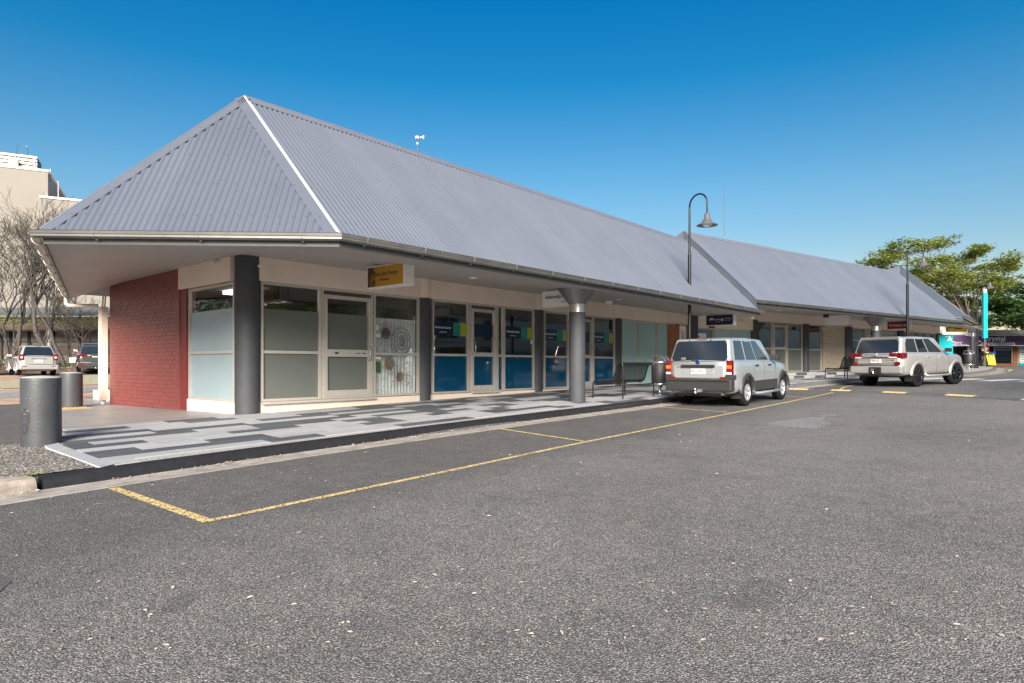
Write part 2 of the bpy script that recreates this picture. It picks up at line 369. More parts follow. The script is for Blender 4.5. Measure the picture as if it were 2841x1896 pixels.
def crom(P,n=8):
    out=[];k=len(P);P=[Vector(p) for p in P]
    for i in range(k-1):
        a=P[max(i-1,0)];b=P[i];c=P[i+1];d=P[min(i+2,k-1)]
        for j in range(n):
            t=j/n; out.append(.5*((2*b)+(-a+c)*t+(2*a-5*b+4*c-d)*t*t+(-a+3*b-3*c+d)*t**3))
    out.append(P[-1]); return out
# ================= GROUND =================
def ground():
    us=[-400,-200,-70,-40,-20,-10]+list(range(-6,81,2))+[120,250,420]; vsx=[-400,-200,-80,-40,-20,-10,-4,0,4,8.3,8.36,10,12.3,16,19.8,25,30,36,42,46,50,80,200,400]
    mb=MB(); mb2={}
    def z(u,v):
        if v<=8.3: return road_z(u)
        f=1-clamp((u-26)/10,0,1); return road_z(u)+(g_off(u,v)-.03)*f
    P=[[S1.P(u,v,z(u,v)) for v in vsx] for u in us]
    for i in range(len(us)-1):
        for j in range(len(vsx)-1): mb.add([P[i][j],P[i+1][j],P[i+1][j+1],P[i][j+1]],[(0,1,2,3)],'asphalt')
    struct('road',mb)
    # car park surfaces laid over the asphalt, each sheet above the last
    def sheet(name,poly,dz,m,zf=None,kind='structure'):
        bm=bmesh.new(); vs=[bm.verts.new(S1.P(u,v,0)) for u,v in poly]; bm.faces.new(vs)
        bmesh.ops.triangulate(bm,faces=bm.faces[:])
        for _ in range(2): bmesh.ops.subdivide_edges(bm,edges=[e for e in bm.edges if e.calc_length()>2.5],cuts=1,use_grid_fill=True)
        bmesh.ops.triangulate(bm,faces=bm.faces[:])
        for v in bm.verts:
            u,w=uv(v.co.x,v.co.y); v.co.z=(zf(u,w) if zf else z(u,w))+dz
        bmesh.ops.recalc_face_normals(bm,faces=bm.faces[:])
        for f in bm.faces:
            if f.normal.z<0: f.normal_flip()
        me=bpy.data.meshes.new(name); bm.to_mesh(me); bm.free(); me.materials.append(M[m]); o=link(name,me); o['kind']=kind; return o
    def wob(poly,n=6,a=.5):
        out=[]
        for i,(x,y) in enumerate(poly):
            x2,y2=poly[(i+1)%len(poly)]
            for k in range(n):
                t=k/n; q=noise.noise(Vector((x+(x2-x)*t,y+(y2-y)*t,0))*.5)*a; out.append((x+(x2-x)*t+q,y+(y2-y)*t+q))
        return out
    sheet('dirt_ground',wob([(-30,22.5),(2,22.3),(7,21.8),(22,24),(30,60),(0,62),(-40,60)]),.012,'dirt')
    sheet('gravel_track',wob([(-30,23.5),(3,24.2),(8.5,26.5),(22,29),(22,31.5),(9,29.5),(2,27.2),(-30,27)]),.020,'gravel')
    sheet('gravel_track',wob([(-30,31.5),(1,31.5),(5,33.5),(3,36),(-30,36)]),.020,'gravel')
    sheet('dry_grass',wob([(6.2,31),(11,32),(22,34),(24,45),(14,44),(8.5,40),(6,35)]),.028,'drygrass')
    return sheet,z
sheet,gz=ground()
# ---- kerb line (foot of kerb face), travelling away from the camera: footpath is on the left
def U(u,v):
    p=S1.P(u,v,0); return (p.x,p.y,0)
kerb_xy=[U(1.92,8.12),U(5,8.28),U(9.5,8.32),U(13.5,8.2),U(17,8.08),U(21,7.95),(10.2,23.6,0),(15.4,28.2,0),(23.0,32.9,0),(28,37.6,0),(32.2,43,0),(33.0,46,0),(31.5,48.4,0),(28.5,49.6,0),(24,50.2,0)]
KL=crom(kerb_xy,8)
def onroad(p,dz=0,inc=0):
    u,v=uv(p.x,p.y); return Vector((p.x,p.y,road_z(u)+dz))
KL3=[onroad(p) for p in KL]
kprof=[(-.002,.0),(.006,.07),(.018,.112),(.04,.138),(.075,.151),(.12,.154),(.165,.150),(.175,.10)]
nb=8*5+2
mb=MB(); sweep(mb,KL3[:nb],kprof,'kerbblack',smooth=True); kerb=struct('kerb',mb)
mb=MB(); sweep(mb,KL3[nb-1:],kprof,'kerbgrey',smooth=True); struct('kerb',mb)
ext=[onroad(Vector(U(u,v))) for u,v in [(-9,6.9),(-5,7.25),(-2,7.55),(0,7.85)]]+KL3
gp=[(-.40,.004),(-.39,.010),(-.20,.006),(-.02,.014),(-.001,.02)]
mb=MB(); sweep(mb,ext,gp,'concrete'); struct('gutter_channel',mb)
# old cracked layback kerb left of the black one
lb=[onroad(Vector(U(u,v))) for u,v in [(-6,7.15),(-3,7.45),(-.5,7.72),(.75,7.93)]]
mb=MB(); sweep(mb,lb,[(0,.012),(.02,.03),(.25,.10),(.42,.145),(.62,.15),(.64,.05)],'cracked'); struct('layback_kerb',mb)
lb2=[onroad(Vector(U(u,v))) for u,v in [(.80,7.94),(1.2,8.0),(1.55,8.06),(1.86,8.11)]]
mb=MB(); 
pr=[[(0,.012),(.02,.03),(.25,.10),(.42,.145),(.62,.15),(.64,.05)],[(0,.02),(.02,.05),(.20,.115),(.36,.146),(.55,.152),(.57,.05)],[(0,.02),(.015,.085),(.10,.142),(.22,.150),(.42,.152),(.44,.05)],[(0,.02),(.012,.10),(.05,.143),(.12,.152),(.30,.152),(.32,.05)]]
rows=[]
for p,q in zip(lb2,pr):
    n=S1.M.to_3x3()@Vector((-.13,.99,0)); rows.append([p+n*a+Vector((0,0,z)) for a,z in q])
for i in range(3):
    for j in range(5): mb.add([rows[i][j],rows[i+1][j],rows[i+1][j+1],rows[i][j+1]],[(0,1,2,3)],'cracked',True)
mb.add(rows[0],[tuple(range(6))],'cracked'); mb.add(rows[3],[tuple(range(6))[::-1]],'cracked')
struct('layback_kerb',mb)
# exposed aggregate path in front of the tiled footpath
zag=lambda u,v: road_z(u)+ .150+(.012 if v>9 else 0)*0
sheet('aggregate_path',[(-9,7.7),(-3,8.15),(1.85,8.42),(2.62,8.40),(2.46,10.2),(2.5,11.0),(1.2,11.0),(-3,10.6),(-9,10.2)],.0,'aggregate',zf=lambda u,v: road_z(u)+max(.146,g_off(u,v)-.018))
# ---- footpath 1: slab + individually laid plank pavers
pv=[2.62,2.46]
fp=MB()
def fpz(u,v): return path_z(u,v)
us=[2.47+.5*i for i in range(42)]
vv=[8.30,8.36,9.5,10.8,12.3,12.5]
KLs=KL3
def kerb_v(u):   # v of the kerb foot at a given u (first frame)
    best=None
    for a,b in zip(KL[:-1],KL[1:]):
        ua,va=uv(a.x,a.y); ub,vb=uv(b.x,b.y)
        if ua<=u<=ub: return va+(vb-va)*(u-ua)/(ub-ua)
    return 8.1
# slab built as grid between kerb back and wall line
grid=[]
for u in us:
    k=kerb_v(u)+.176; vm=12.62 if u>=3.4 else 11.2+max(0,u-2.47)*.9; grid.append([S1.P(u,v,fpz(u,max(v,8.36))-.006) for v in (k,min(9.4,vm),min(10.2,vm),min(11.0,vm),vm)])
for i in range(len(us)-1):
    for j in range(4): fp.add([grid[i][j],grid[i+1][j],grid[i+1][j+1],grid[i][j+1]],[(0,1,2,3)],'slab')
footpath=struct('footpath',fp)
# paver meshes shared: full .9 and .6 / .3 cuts
PW=.286
def pav_mesh(L,m):
    b=MB(); b.bbox(-L/2+.0025,L/2-.0025,-PW/2+.0025,PW/2-.0025,-.03,0,.003,m); return b.mesh('paver')
pm_={}
def pavers(fr,rows,v0,u0,u1,kv,zf,limit,parent,seed):
    rnd=random.Random(seed); cnt=0; rest=MB(); items=[]
    for r in range(rows):
        v=v0+PW*(r+.5); u=u0(v)-rnd.choice([.0,.3,.6]); dark=rnd.random()<.45; first=True
        while u<u1:
            L=rnd.choice([.9,.9,.9,.6,1.2]); a=max(u,u0(v)); bq=min(u+L,u1); u+=L
            dark=rnd.random()<(.36 if dark else .50)
            if bq-a<.12: continue
            if v-PW/2<kv((a+bq)/2): continue
            items.append((a,bq,v,dark))
    items.sort(key=lambda t:t[0])
    for a,bq,v,dark in items:
        m='paver_dark' if dark else 'paver_light'; c=(a+bq)/2; L=bq-a
        pa=fr.P(a,v); pb=fr.P(bq,v); pc=fr.P(c,v-PW/2); pd=fr.P(c,v+PW/2)
        za,zb,zc,zd=zf(a,v),zf(bq,v),zf(c,v-PW/2),zf(c,v+PW/2); zm=zf(c,v)
        x=Vector((L,0,zb-za)).normalized(); y=Vector((0,PW,zd-zc)).normalized(); n=x.cross(y).normalized(); y=n.cross(x)
        T=fr.M@basis((c,v,zm+.004+rnd.uniform(-.0006,.0006)),x,y)
        if cnt<limit:
            key=(round(L,2),m)
            if key not in pm_: pm_[key]=pav_mesh(round(L,2),m)
            link('paver',pm_[key],parent,T); cnt+=1
        else:
            rest.bbox(-L/2+.0025,L/2-.0025,-PW/2+.0025,PW/2-.0025,-.03,0,.003,m,T)
    if rest.v:
        o=link('paver',rest.mesh('paver'),parent); o['kind']='stuff'
u0f=lambda v: 2.66 if v<10.4 else 2.66+(v-10.4)*.28
pavers(S1,13,8.36,u0f,22.6,lambda u: kerb_v(u)+.15,fpz,300,footpath,5)
# front strip between pavers and wall
# white edging strip around the tiled area
mb=MB(); E=[(2.50,8.31),(2.46,10.25),(2.62,11.55),(2.72,12.1)]; I=[(2.66,8.36),(2.62,10.20),(2.78,11.52),(2.86,12.1)]
for i in range(3):
    a,b=E[i],E[i+1]; c,d=I[i+1],I[i]
    q=[S1.P(a[0],a[1],path_z(*a)+ .0),S1.P(b[0],b[1],path_z(*b)+.0),S1.P(c[0],c[1],path_z(*c)+.012),S1.P(d[0],d[1],path_z(*d)+.012)]
    mb.add(q,[(0,3,2,1)],'paver_light')
    q2=[p-Vector((0,0,.03)) for p in q[:2]]; mb.add([q[0],q[1],q2[1],q2[0]],[(0,1,2,3)],'white')
struct('edging_strip',mb,footpath)
# smooth concrete side path running back along the brick wall
sheet('side_path',[(2.84,12.10),(6.6,12.10),(6.6,24),(8.0,24),(6.3,21.9),(4.8,19.4),(4.35,18.6),(3.62,15.5)],.0,'sidepath',zf=lambda u,v: path_z(u,v)+.001)
sheet('side_path',[(2.9,12.02),(2.95,12.09),(6.5,12.09),(6.5,12.02)],.0,'sidepath',zf=lambda u,v: path_z(u,v)+.003)
# ---- footpath 2
WL2=[S2.P(t,4.4) for t in (-1,3,7,11,15,19,23,27)]+[Vector((26.5,47,0)),Vector((24,49.5,0))]
KK=[p for p in KL[38:]]
def lerp_poly(P,n):
    L=[0]
    for a,b in zip(P[:-1],P[1:]): L.append(L[-1]+(b-a).length)
    out=[]
    for i in range(n):
        t=L[-1]*i/(n-1); j=0
        while j<len(P)-2 and L[j+1]<t: j+=1
        f=(t-L[j])/max(1e-6,L[j+1]-L[j]); out.append(P[j].lerp(P[j+1],min(1,f)))
    return out
n=40; A=lerp_poly(KK,n); B=lerp_poly([Vector((p.x,p.y,0)) for p in WL2],n)
fp2=MB(); G=[]
for i in range(n):
    d=(A[min(i+1,n-1)]-A[max(i-1,0)]).normalized(); a=A[i]+Vector((-d.y,d.x,0))*.17
    G.append([Vector((q.x,q.y,path2_z(q.x,q.y)-.004)) for q in (a.lerp(B[i],k/6) for k in range(7))])
for i in range(n-1):
    for j in range(6): fp2.add([G[i][j],G[i+1][j],G[i+1][j+1],G[i][j+1]],[(0,1,2,3)],'slab')
footpath2=struct('footpath',fp2)
def kd(P):  # signed distance inside kerb (left positive)
    best=(1e9,0)
    for a,b in zip(KL[38:-1],KL[39:]):
        ab=b-a; t=clamp((P-a).dot(ab)/ab.length_squared,0,1); q=a+ab*t; d=(P-q).length
        if d<best[0]: best=(d,(ab.x*(P.y-a.y)-ab.y*(P.x-a.x)))
    return best[0]*(1 if best[1]>0 else -1)
def pav2():
    rnd=random.Random(9); rest=MB()
    for r in range(17):
        w=-.6+PW*(r+.5)-.3; t=.3-rnd.choice([0,.3,.6]); 
        while t<19:
            L=rnd.choice([.9,.9,.6,1.2]); c=t+L/2; P=S2.P(c,w); t+=L
            if min(kd(S2.P(c-L/2,w)),kd(S2.P(c+L/2,w)),kd(P))<.30 or w>3.9: continue
            m='paver_dark' if rnd.random()<.42 else 'paver_light'
            z=path2_z(P.x,P.y); zb=path2_z(*S2.P(c+.45,w).xy); za=path2_z(*S2.P(c-.45,w).xy)
            x=Vector((.9,0,zb-za)).normalized(); T=S2.M@basis((c,w,z+.004),x,Vector((0,1,0)))
            rest.bbox(-L/2+.003,L/2-.003,-PW/2+.003,PW/2-.003,-.008,0,.002,m,T)
    o=link('paver',rest.mesh('paver'),footpath2); o['kind']='stuff'
pav2()
# raised entry plinth with two steps on the middle building
zs=lambda t: S2.P(t,2.6)
mb=MB()
def slabbox(t0,t1,w0,w1,z0,z1,m): mb.box(t0,t1,w0,w1,z0,z1,m,S2.M)
slabbox(6.75,20.5,2.9,4.35,.7,1.03,'slab'); slabbox(6.75,10.2,2.5,2.9,.7,.90,'slab')
k=0
for i in range(16):
    a=6.78+i*.9; m='paver_dark' if i%3==1 else 'paver_light'
    slabbox(a,a+.88,2.885,2.8999,.88,1.028,m); slabbox(a,a+.88,2.89,4.33,1.03,1.045,'paver_light' if i%3 else 'paver_dark')
    if i<4: slabbox(a,a+.84,2.485,2.4999,.74,.898,'paver_light' if i%2 else 'paver_dark'); slabbox(a,a+.84,2.49,2.88,.90,.912,'paver_light')
struct('entry_steps',mb)
# ---- road markings (thin sheets 4 mm above each other)
def strip(name,pts,w,m,dz=.004,fr=S1,zf=None):
    P=[Vector((*p,0)) for p in pts]; mb=MB(); k=len(P)
    L=[];Rr=[]
    for i in range(k):
        d=(P[min(i+1,k-1)]-P[max(i-1,0)]).normalized(); n_=Vector((-d.y,d.x,0)); L.append(P[i]+n_*w/2); Rr.append(P[i]-n_*w/2)
    for i in range(k-1):
        q=[Rr[i],Rr[i+1],L[i+1],L[i]]; q=[fr.M@p for p in q]; q=[Vector((p.x,p.y,road_z(uv(p.x,p.y)[0])+dz)) for p in q]; mb.add(q,[(0,1,2,3)],m)
    return struct(name,mb)
long_=[p for p in crom([(2.42,5.47,0),(5.3,5.55,0),(8.31,5.65,0),(14.2,5.67,0),(19.9,5.72,0),(22.8,5.8,0)],6)]
strip('bay_line',[(p.x,p.y) for p in long_],.085,'yellow')
strip('bay_line',[(2.43,7.68),(2.43,5.43)],.10,'yellow',.008)
strip('bay_line',[(8.87,7.9),(8.33,5.70)],.075,'yellow',.008)
strip('bay_line',[(14.74,7.8),(14.2,5.72)],.075,'yellow',.008)
strip('bay_line',[(20.6,7.3),(19.95,5.77)],.075,'yellow',.008)
strip('bay_line',[(23.3,5.8),(26.2,6.3),(28.6,6.4)],.08,'yellow',.006)
# speed hump with painted dashes
hump=[(23.6,7.55),(23.7,6.6),(23.55,5.6),(23.3,4.6),(22.9,3.5),(22.45,2.4),(21.7,1.2),(20.9,.2),(19.9,-1.2),(18.6,-3)]
hc=crom([(a,b,0) for a,b in hump],5); HC=[onroad(S1.P(p.x,p.y)) for p in hc]
mb=MB(); sweep(mb,HC,[(-.24,.0),(-.20,.018),(-.1,.045),(0,.055),(.1,.045),(.20,.018),(.24,0)],'hump',smooth=True); 
hump_o=struct('speed_hump',mb)
hs_=[(p.x,p.y) for p in hc]
for i0 in (1,8,16,24,32,40):
    pts=HC[i0:i0+4]
    if len(pts)<3: continue
    mb=MB(); sweep(mb,[p+Vector((0,0,.004)) for p in pts],[(-.20,.018),(-.1,.045),(0,.055),(.1,.045),(.20,.018)],'yellow2',smooth=True); o=link('painted_dash',mb.mesh('d'),hump_o)
# zebra crossing
zc=MB()
for i in range(7):
    c=Vector((19.2+.98*i*.97,29.75-.93*i*1.05,0)) 
    d=Vector((.92,.40,0)); d.normalize(); n_=Vector((-d.y,d.x,0))
    L,wd=2.4,.30
    q=[c-d*L/2-n_*wd,c+d*L/2-n_*wd,c+d*L/2+n_*wd,c-d*L/2+n_*wd]
    q=[Vector((p.x,p.y,road_z(uv(p.x,p.y)[0])+.004)) for p in q]
    mb=MB(); mb.add(q,[(0,1,2,3)],'whitepaint'); struct('zebra_bar',mb)
def wstrip(name,pts,w,m,dz=.004):
    loc=[uv(x,y) for x,y in pts]; return strip(name,loc,w,m,dz)
wstrip('kerb_line',[(22.2,31.4),(24.9,33.6),(28.0,36.6)],.14,'yellow2',.006)
wstrip('kerb_line',[(29.4,38.2),(32.0,41.3),(34.0,45.5)],.14,'yellow2',.006)
wstrip('hump_bar',[(29.5,37.2),(36,40.2),(44,43)],.45,'yellow2',.006)
wstrip('hump_bar',[(28.8,34.9),(38,38.3),(46,40.5)],.40,'yellow2',.006)
# tar patches and manhole
def blob(name,pts,m,dz):
    out=[]
    for i,(x,y) in enumerate(pts):
        x2,y2=pts[(i+1)%len(pts)]
        for k in range(5):
            t=k/5; px,py=x+(x2-x)*t,y+(y2-y)*t; q=noise.noise(Vector((px*3,py*3,1)))*.10; out.append((px+q,py+q*.7))
    P=[onroad(S1.P(a,b),dz) for a,b in out]; mb=MB(); mb.poly(P,m)
    if (P[1]-P[0]).cross(P[6]-P[0]).z<0: mb.f[0]=mb.f[0][::-1]
    return struct(name,mb)
blob('asphalt_patch',[(12.3,4.3),(13.3,4.2),(14.1,3.99),(14.25,3.75),(13.6,3.65),(13.05,3.36),(11.95,3.33),(12.0,3.8)],'patch',.004)
blob('asphalt_patch',[(14.25,4.02),(14.9,3.75),(14.5,3.6),(14.3,3.8)],'patch',.006)
blob('asphalt_patch',[(-.6,5.5),(.90,5.22),(1.02,4.95),(.90,4.70),(.2,4.62),(-.8,4.9)],'patch2',.004)
T=S1.M@Matrix.Translation((.58,5.02,road_z(.5)+.012)); mb=MB(); mb.lathe([(0,.0),(.30,.0),(.31,-.01),(.33,-.012)],'cracked',32,T=T); 
for a in range(4): mb.box(-.25,.25,-.19+a*.12,-.18+a*.12,0,.006,'cracked',T)
struct('manhole_cover',mb)
# ---- fallen leaves
def leaves():
    rnd=random.Random(3); mb=MB()
    def leaf(P,s,a):
        x=Vector((cos(a),sin(a),rnd.uniform(-.15,.15)))*s; y=Vector((-sin(a),cos(a),0))*s*rnd.uniform(.28,.5); h=Vector((0,0,s*rnd.uniform(.05,.45)))
        mb.add([P-x,P-y+h*.3,P+x+h*.6,P+y+h],[(0,1,2),(0,2,3)],'deadleaf')
    for i in range(13000):
        d=3.0+ (rnd.random()**1.5)*34; tx=rnd.uniform(-.80,.80); X,Y=tx*d,d; u,v=uv(X,Y)
        if v>kerb_v(clamp(u,2,22)) -.02: continue
        if noise.noise(Vector((X*.35,Y*.35,0)))+rnd.random()*.9<.25: continue
        leaf(Vector((X,Y,road_z(u)+.010)),(rnd.uniform(.010,.021) if i%7==0 else rnd.uniform(.004,.010))*(1+d*.02),rnd.random()*6.3)
    for i in range(900):
        u=rnd.uniform(0,22); v=kerb_v(max(u,2))-abs(rnd.gauss(.05,.12)) 
        if noise.noise(Vector((u*1.1,0,5)))<.0+rnd.uniform(-.25,.1): continue
        leaf(S1.P(u,v,road_z(u)+.03),rnd.uniform(.013,.034),rnd.random()*6.3)
    for i in range(60):
        u=rnd.uniform(3,20); v=rnd.uniform(8.5,12); leaf(S1.P(u,v,path_z(u,v)+.012),rnd.uniform(.01,.02),rnd.random()*6)
    struct('fallen_leaves',mb,kind='stuff')
    g=MB()
    for i in range(220):
        u=1.88+rnd.gauss(0,.09); v=8.35+rnd.gauss(0,.05)
        if i>120: u=rnd.uniform(2.0,4.6); v=kerb_v(u)+.19
        s=rnd.uniform(.008,.022); a=rnd.random()*6; P=S1.P(u,v,road_z(u)+.155)
        g.add([P,P+Vector((cos(a)*s,sin(a)*s,s*.8)),P+Vector((cos(a+.6)*s,sin(a+.6)*s,s))],[(0,1,2)],'leafC')
    struct('small_weeds',g,kind='stuff')
leaves()
# ================= ROOF / BUILDING HELPERS =================
def face_sheets(T,P0,e,s,poly,mat='roof',pitch=.100,cover=.80,amp=.0175,ns=8,screws=True,parent=None):
    P0=Vector(P0); e=Vector(e).normalized(); s=Vector(s).normalized(); n=e.cross(s)
    if n.z<0: n=-n
    amin=min(p[0] for p in poly); amax=max(p[0] for p in poly)
    def rng(a):
        ys=[]
        for i in range(len(poly)):
            (x0,y0),(x1,y1)=poly[i],poly[(i+1)%len(poly)]
            if (x0-a)*(x1-a)<=0 and abs(x1-x0)>1e-9: ys.append(y0+(y1-y0)*(a-x0)/(x1-x0))
        return (min(ys),max(ys)) if len(ys)>=2 else None
    k=0; a0=amin+1e-4; scr=MB()
    while a0<amax-.02:
        a1=min(a0+cover,amax-1e-4); mb=MB(); vs=[]; cnt=int(round((a1-a0)/pitch*ns)); 
        for j in range(cnt+1):
            a=a0+(a1-a0)*j/max(cnt,1); r=rng(a)
            if not r: r=(0,0)
            h=amp*sin(2*pi*(a-amin)/pitch)+(.0015 if k%2 else 0)
            vs+= [P0+e*a+s*r[0]+n*h, P0+e*a+s*r[1]+n*h]
        fs=[(2*j,2*j+2,2*j+3,2*j+1) for j in range(cnt)]
        mb.add(vs,fs,mat,True); T.part('roof_sheet',mb,parent=parent); a0+=cover; k+=1
    if screws:
        H=max(p[1] for p in poly); nb_=4; zz=[.35]+[.35+(H-.6)*i/nb_ for i in range(1,nb_+1)]
        ax=basis((0,0,0),e,s)
        for bb in zz:
            a=amin+pitch*1.25; i=0
            while a<amax:
                r=rng(a)
                if r and r[0]+.05<bb<r[1]-.1:
                    c=P0+e*a+s*bb+n*(amp+.001)
                    scr.add([c+e*.010*cos(t)+s*.010*sin(t) for t in (0,1.05,2.09,3.14,4.19,5.24)],[tuple(range(6))],'blackmat')
                a+=pitch*(2 if bb<.4 else 3)
        T.part('roof_screw',scr,kind='stuff',parent=parent)
def capstrip(T,A,B,d1,d2,w=.17,up=.018,name='ridge_cap',m='flash',roll=.022,w2=None,m2=None):
    A=Vector(A);B=Vector(B);d1=Vector(d1).normalized();d2=Vector(d2).normalized(); L=(B-A).normalized(); mb=MB()
    for d,w,m in ((d1,w,m),(d2,w2 or w,m2 or m)):
        d=(d-L*d.dot(L)).normalized(); n=L.cross(d); n=n if n.z>0 else -n; o=n*up
        mb.add([A+o,B+o,B+d*w+o,A+d*w+o],[(0,1,2,3)],m); mb.add([A+d*w+o,B+d*w+o,B+d*w,A+d*w],[(0,1,2,3)],m)
    mb.tube([A+Vector((0,0,up)),B+Vector((0,0,up))],roll,m2 or m,8)
    return T.part(name,mb)
def gutter(T,pts,parent=None):
    mb=MB(); Gs=1.28; prof=[(.0,.0),(-.006,.006),(.004,.004)]+[(.065-.065*cos(a),-.075*sin(a)) for a in [pi*i/8 for i in range(0,9)]]+[(.126,-.0),(.118,-.06),(.065,-.069),(.012,-.06),(.008,0)]; prof=[(a*Gs,b*Gs) for a,b in prof]
    sweep(mb,pts,prof,'gutter',smooth=True); T.part('gutter',mb)
    mb=MB(); sweep(mb,pts,[(.168,.0),(.185,.0),(.185,-.165),(.168,-.165),(.168,0)],'fascia'); T.part('fascia',mb)
def bracket(T,p,d,big=False):  # p on the outer lip, d unit inward
    p=Vector(p);d=Vector(d); mb=MB(); pts=[p-d*.004+Vector((0,0,.006))]+[p+d*(.083-.090*cos(a))+Vector((0,0,-.102*sin(a))) for a in [pi*i/8 for i in range(1,8)]]
    mb.tube(pts,.019 if big else .005,'bracket' if big else 'clip',6); q=p+d*.10+Vector((0,0,-.108)); mb.box(q.x-.012,q.x+.012,q.y-.012,q.y+.012,q.z-.010,q.z+.008,'bracket' if big else 'clip'); T.part('gutter_bracket',mb)
def window(T,a0,a1,z0,z1,plane,rail=(1.60,1.66),fw=.05,panes=(),name='window',door=False,films=(),depth=.07,stile=None,handle=None):
    """plane: function (a,depth,z)->frame coords; depth>0 goes outward. films: (a0,a1,z0,z1,mat,depth)"""
    fr=MB()
    def bar(x0,x1,y0,y1,d0=0,d1=depth,m='frame'):
        vs=[Vector(plane(a,d,z)) for z in (y0,y1) for d in (d0,d1) for a in (x0,x1)]
        fr.add(vs,[(0,2,3,1),(4,5,7,6),(0,1,5,4),(2,6,7,3),(0,4,6,2),(1,3,7,5)],m)
    bar(a0,a0+fw,z0,z1); bar(a1-fw,a1,z0,z1); bar(a0+fw,a1-fw,z1-fw,z1); bar(a0+fw,a1-fw,z0,z0+fw)
    if rail: bar(a0+fw,a1-fw,rail[0],rail[1],.005,depth-.006)
    if door:
        s=.09
        bar(a0+fw+.004,a0+fw+s,z0+fw,z1-fw-.09,.01,depth+.015); bar(a1-fw-s,a1-fw-.004,z0+fw,z1-fw-.09,.01,depth+.015)
        bar(a0+fw+s,a1-fw-s,z1-fw-.17,z1-fw-.09,.01,depth+.015); bar(a0+fw+s,a1-fw-s,z0+fw,z0+fw+.13,.01,depth+.015)
        bar(a0+fw+s,a1-fw-s,rail[0]-(.05 if door=='slide' else 0),rail[1]+.05,.01,depth+.02)
    w=T.part(name,fr)
    segs=[(z0+fw,rail[0]),(rail[1],z1-fw)] if rail else [(z0+fw,z1-fw)]
    gl='glass2' if T.e.name!='shop_building' else 'glass'
    for y0,y1 in segs:
        p=MB(); p.add([plane(a0+fw,.02,y0),plane(a1-fw,.02,y0),plane(a1-fw,.02,y1),plane(a0+fw,.02,y1)],[(0,1,2,3)],gl); T.part('pane',p,parent=w)
    for f in films:
        x0,x1,y0,y1,m=f[:5]; d=f[5] if len(f)>5 else .024
        p=MB(); p.add([plane(x0,d,y0),plane(x1,d,y0),plane(x1,d,y1),plane(x0,d,y1)],[(0,1,2,3)],m); T.part('window_film',p,parent=w)
    if handle:
        h=MB(); x,y=handle; q=[plane(x,depth+.02,y-.16),plane(x,depth+.07,y-.15),plane(x,depth+.07,y+.15),plane(x,depth+.02,y+.16)]; h.tube(q,.014,'steel',6); T.part('handle',h,parent=w)
    return w
# ================= CORNER BUILDING (section 1) =================
B1=Thing('shop_building','near corner end of the shop row with red brick wall and pointed grey roof','building',S1,(6.25,12.3,.4))
A_=Vector((2.60,11.20,3.30));Bc=Vector((5.52,8.14,3.30));AP=Vector((5.62,11.16,6.16));Cc=Vector((5.40,20.5,3.30))
ev1=8.16
# street face
sl_=Vector((0,AP.y-ev1,6.16-3.30)); Ls=sl_.length
end0=22.62-5.5; end1=23.30-5.5
face_sheets(B1,(5.5,ev1,3.30),(1,0,0),sl_,[(.02,0),(end0,0),(end1,Ls),(.12,Ls)])
# chamfer face
e=(Bc-A_); LA=e.length; eh=e.normalized(); v_=AP-A_; aa=v_.dot(eh); sv=v_-eh*aa; Lc=sv.length
face_sheets(B1,A_,eh,sv,[(0,0),(LA,0),(aa,Lc)])
# far side face (hidden) and back slope
mb=MB(); mb.poly([Cc,A_,AP],'roof'); mb.poly([AP,Cc,(23.3,20.5,3.30),(23.3,11.16,6.16)],'roof'); B1.part('back_roof',mb)
sd1=-sl_
capstrip(B1,AP,(23.25,11.16,6.16),(0,ev1-AP.y,3.3-6.16),(0,9,-2.8))
capstrip(B1,AP,Bc+Vector((0,.0,0)),-eh,(1,0,0),.17,m='hipband',w2=.05,m2='hipedge',roll=.016)
capstrip(B1,AP,A_,eh,Cc-A_,.15,m='hipband')
gp_=[(5.3,20.62,3.28),(2.46,11.16,3.28),(5.5,8.0,3.28),(22.9,8.02,3.28)]
# travel so that building is on the left
gutter(B1,gp_)
def seg(a,b,n,s0=.5,big=False):
    a=Vector(a);b=Vector(b); d=(b-a).normalized(); nn=Vector((-d.y,d.x,0)); 
    for i in range(n): bracket(B1,a.lerp(b,(i+s0)/n),nn,big)
seg(gp_[0],gp_[1],8,.5,True); seg(gp_[1],gp_[2],3,.6); seg(gp_[2],gp_[3],15,.4)
# soffit panels (z falls towards the eave), small open joints between sheets
ZS=3.52; ZE=3.155
def sof(T,poly,jm=.004):
    c=sum((Vector(p) for p in poly),Vector())/len(poly); mb=MB(); pts=[Vector(p)+(c-Vector(p)).normalized()*jm for p in poly]
    mb.prism(pts,(0,0,.012),'soffit'); T.part('soffit_panel',mb)
K=Vector((6.10,12.20,ZS)); Wd=Vector((6.10,19.9,ZS)); Ai=Vector((2.66,11.24,ZE)); Bi=Vector((5.58,8.2,ZE)); Ci=Vector((5.42,20.5,ZE))
sof(B1,[Ai,Bi,K]); 
na=5
for i in range(na):
    a=Ai.lerp(Ci,i/na); b=Ai.lerp(Ci,(i+1)/na); c=K.lerp(Wd,(i+1)/na); d=K.lerp(Wd,i/na); sof(B1,[a,b,c,d])
x=5.58; i=0
while x<22.4:
    x2=min(x+2.4,22.5); a=Vector((x,8.2,ZE)); b=Vector((x2,8.2,ZE)); k1=max(6.10,x); sof(B1,[a,b,(max(6.1,x2),12.2,ZS),(k1,12.2,ZS)]) ; x=x2
tj=S1i@S2.P(2.1,4.2); sof(B1,[(22.5,8.2,ZE),(tj.x,tj.y,ZS-.08),(23.4,12.2,ZS),(22.5,12.2,ZS)])
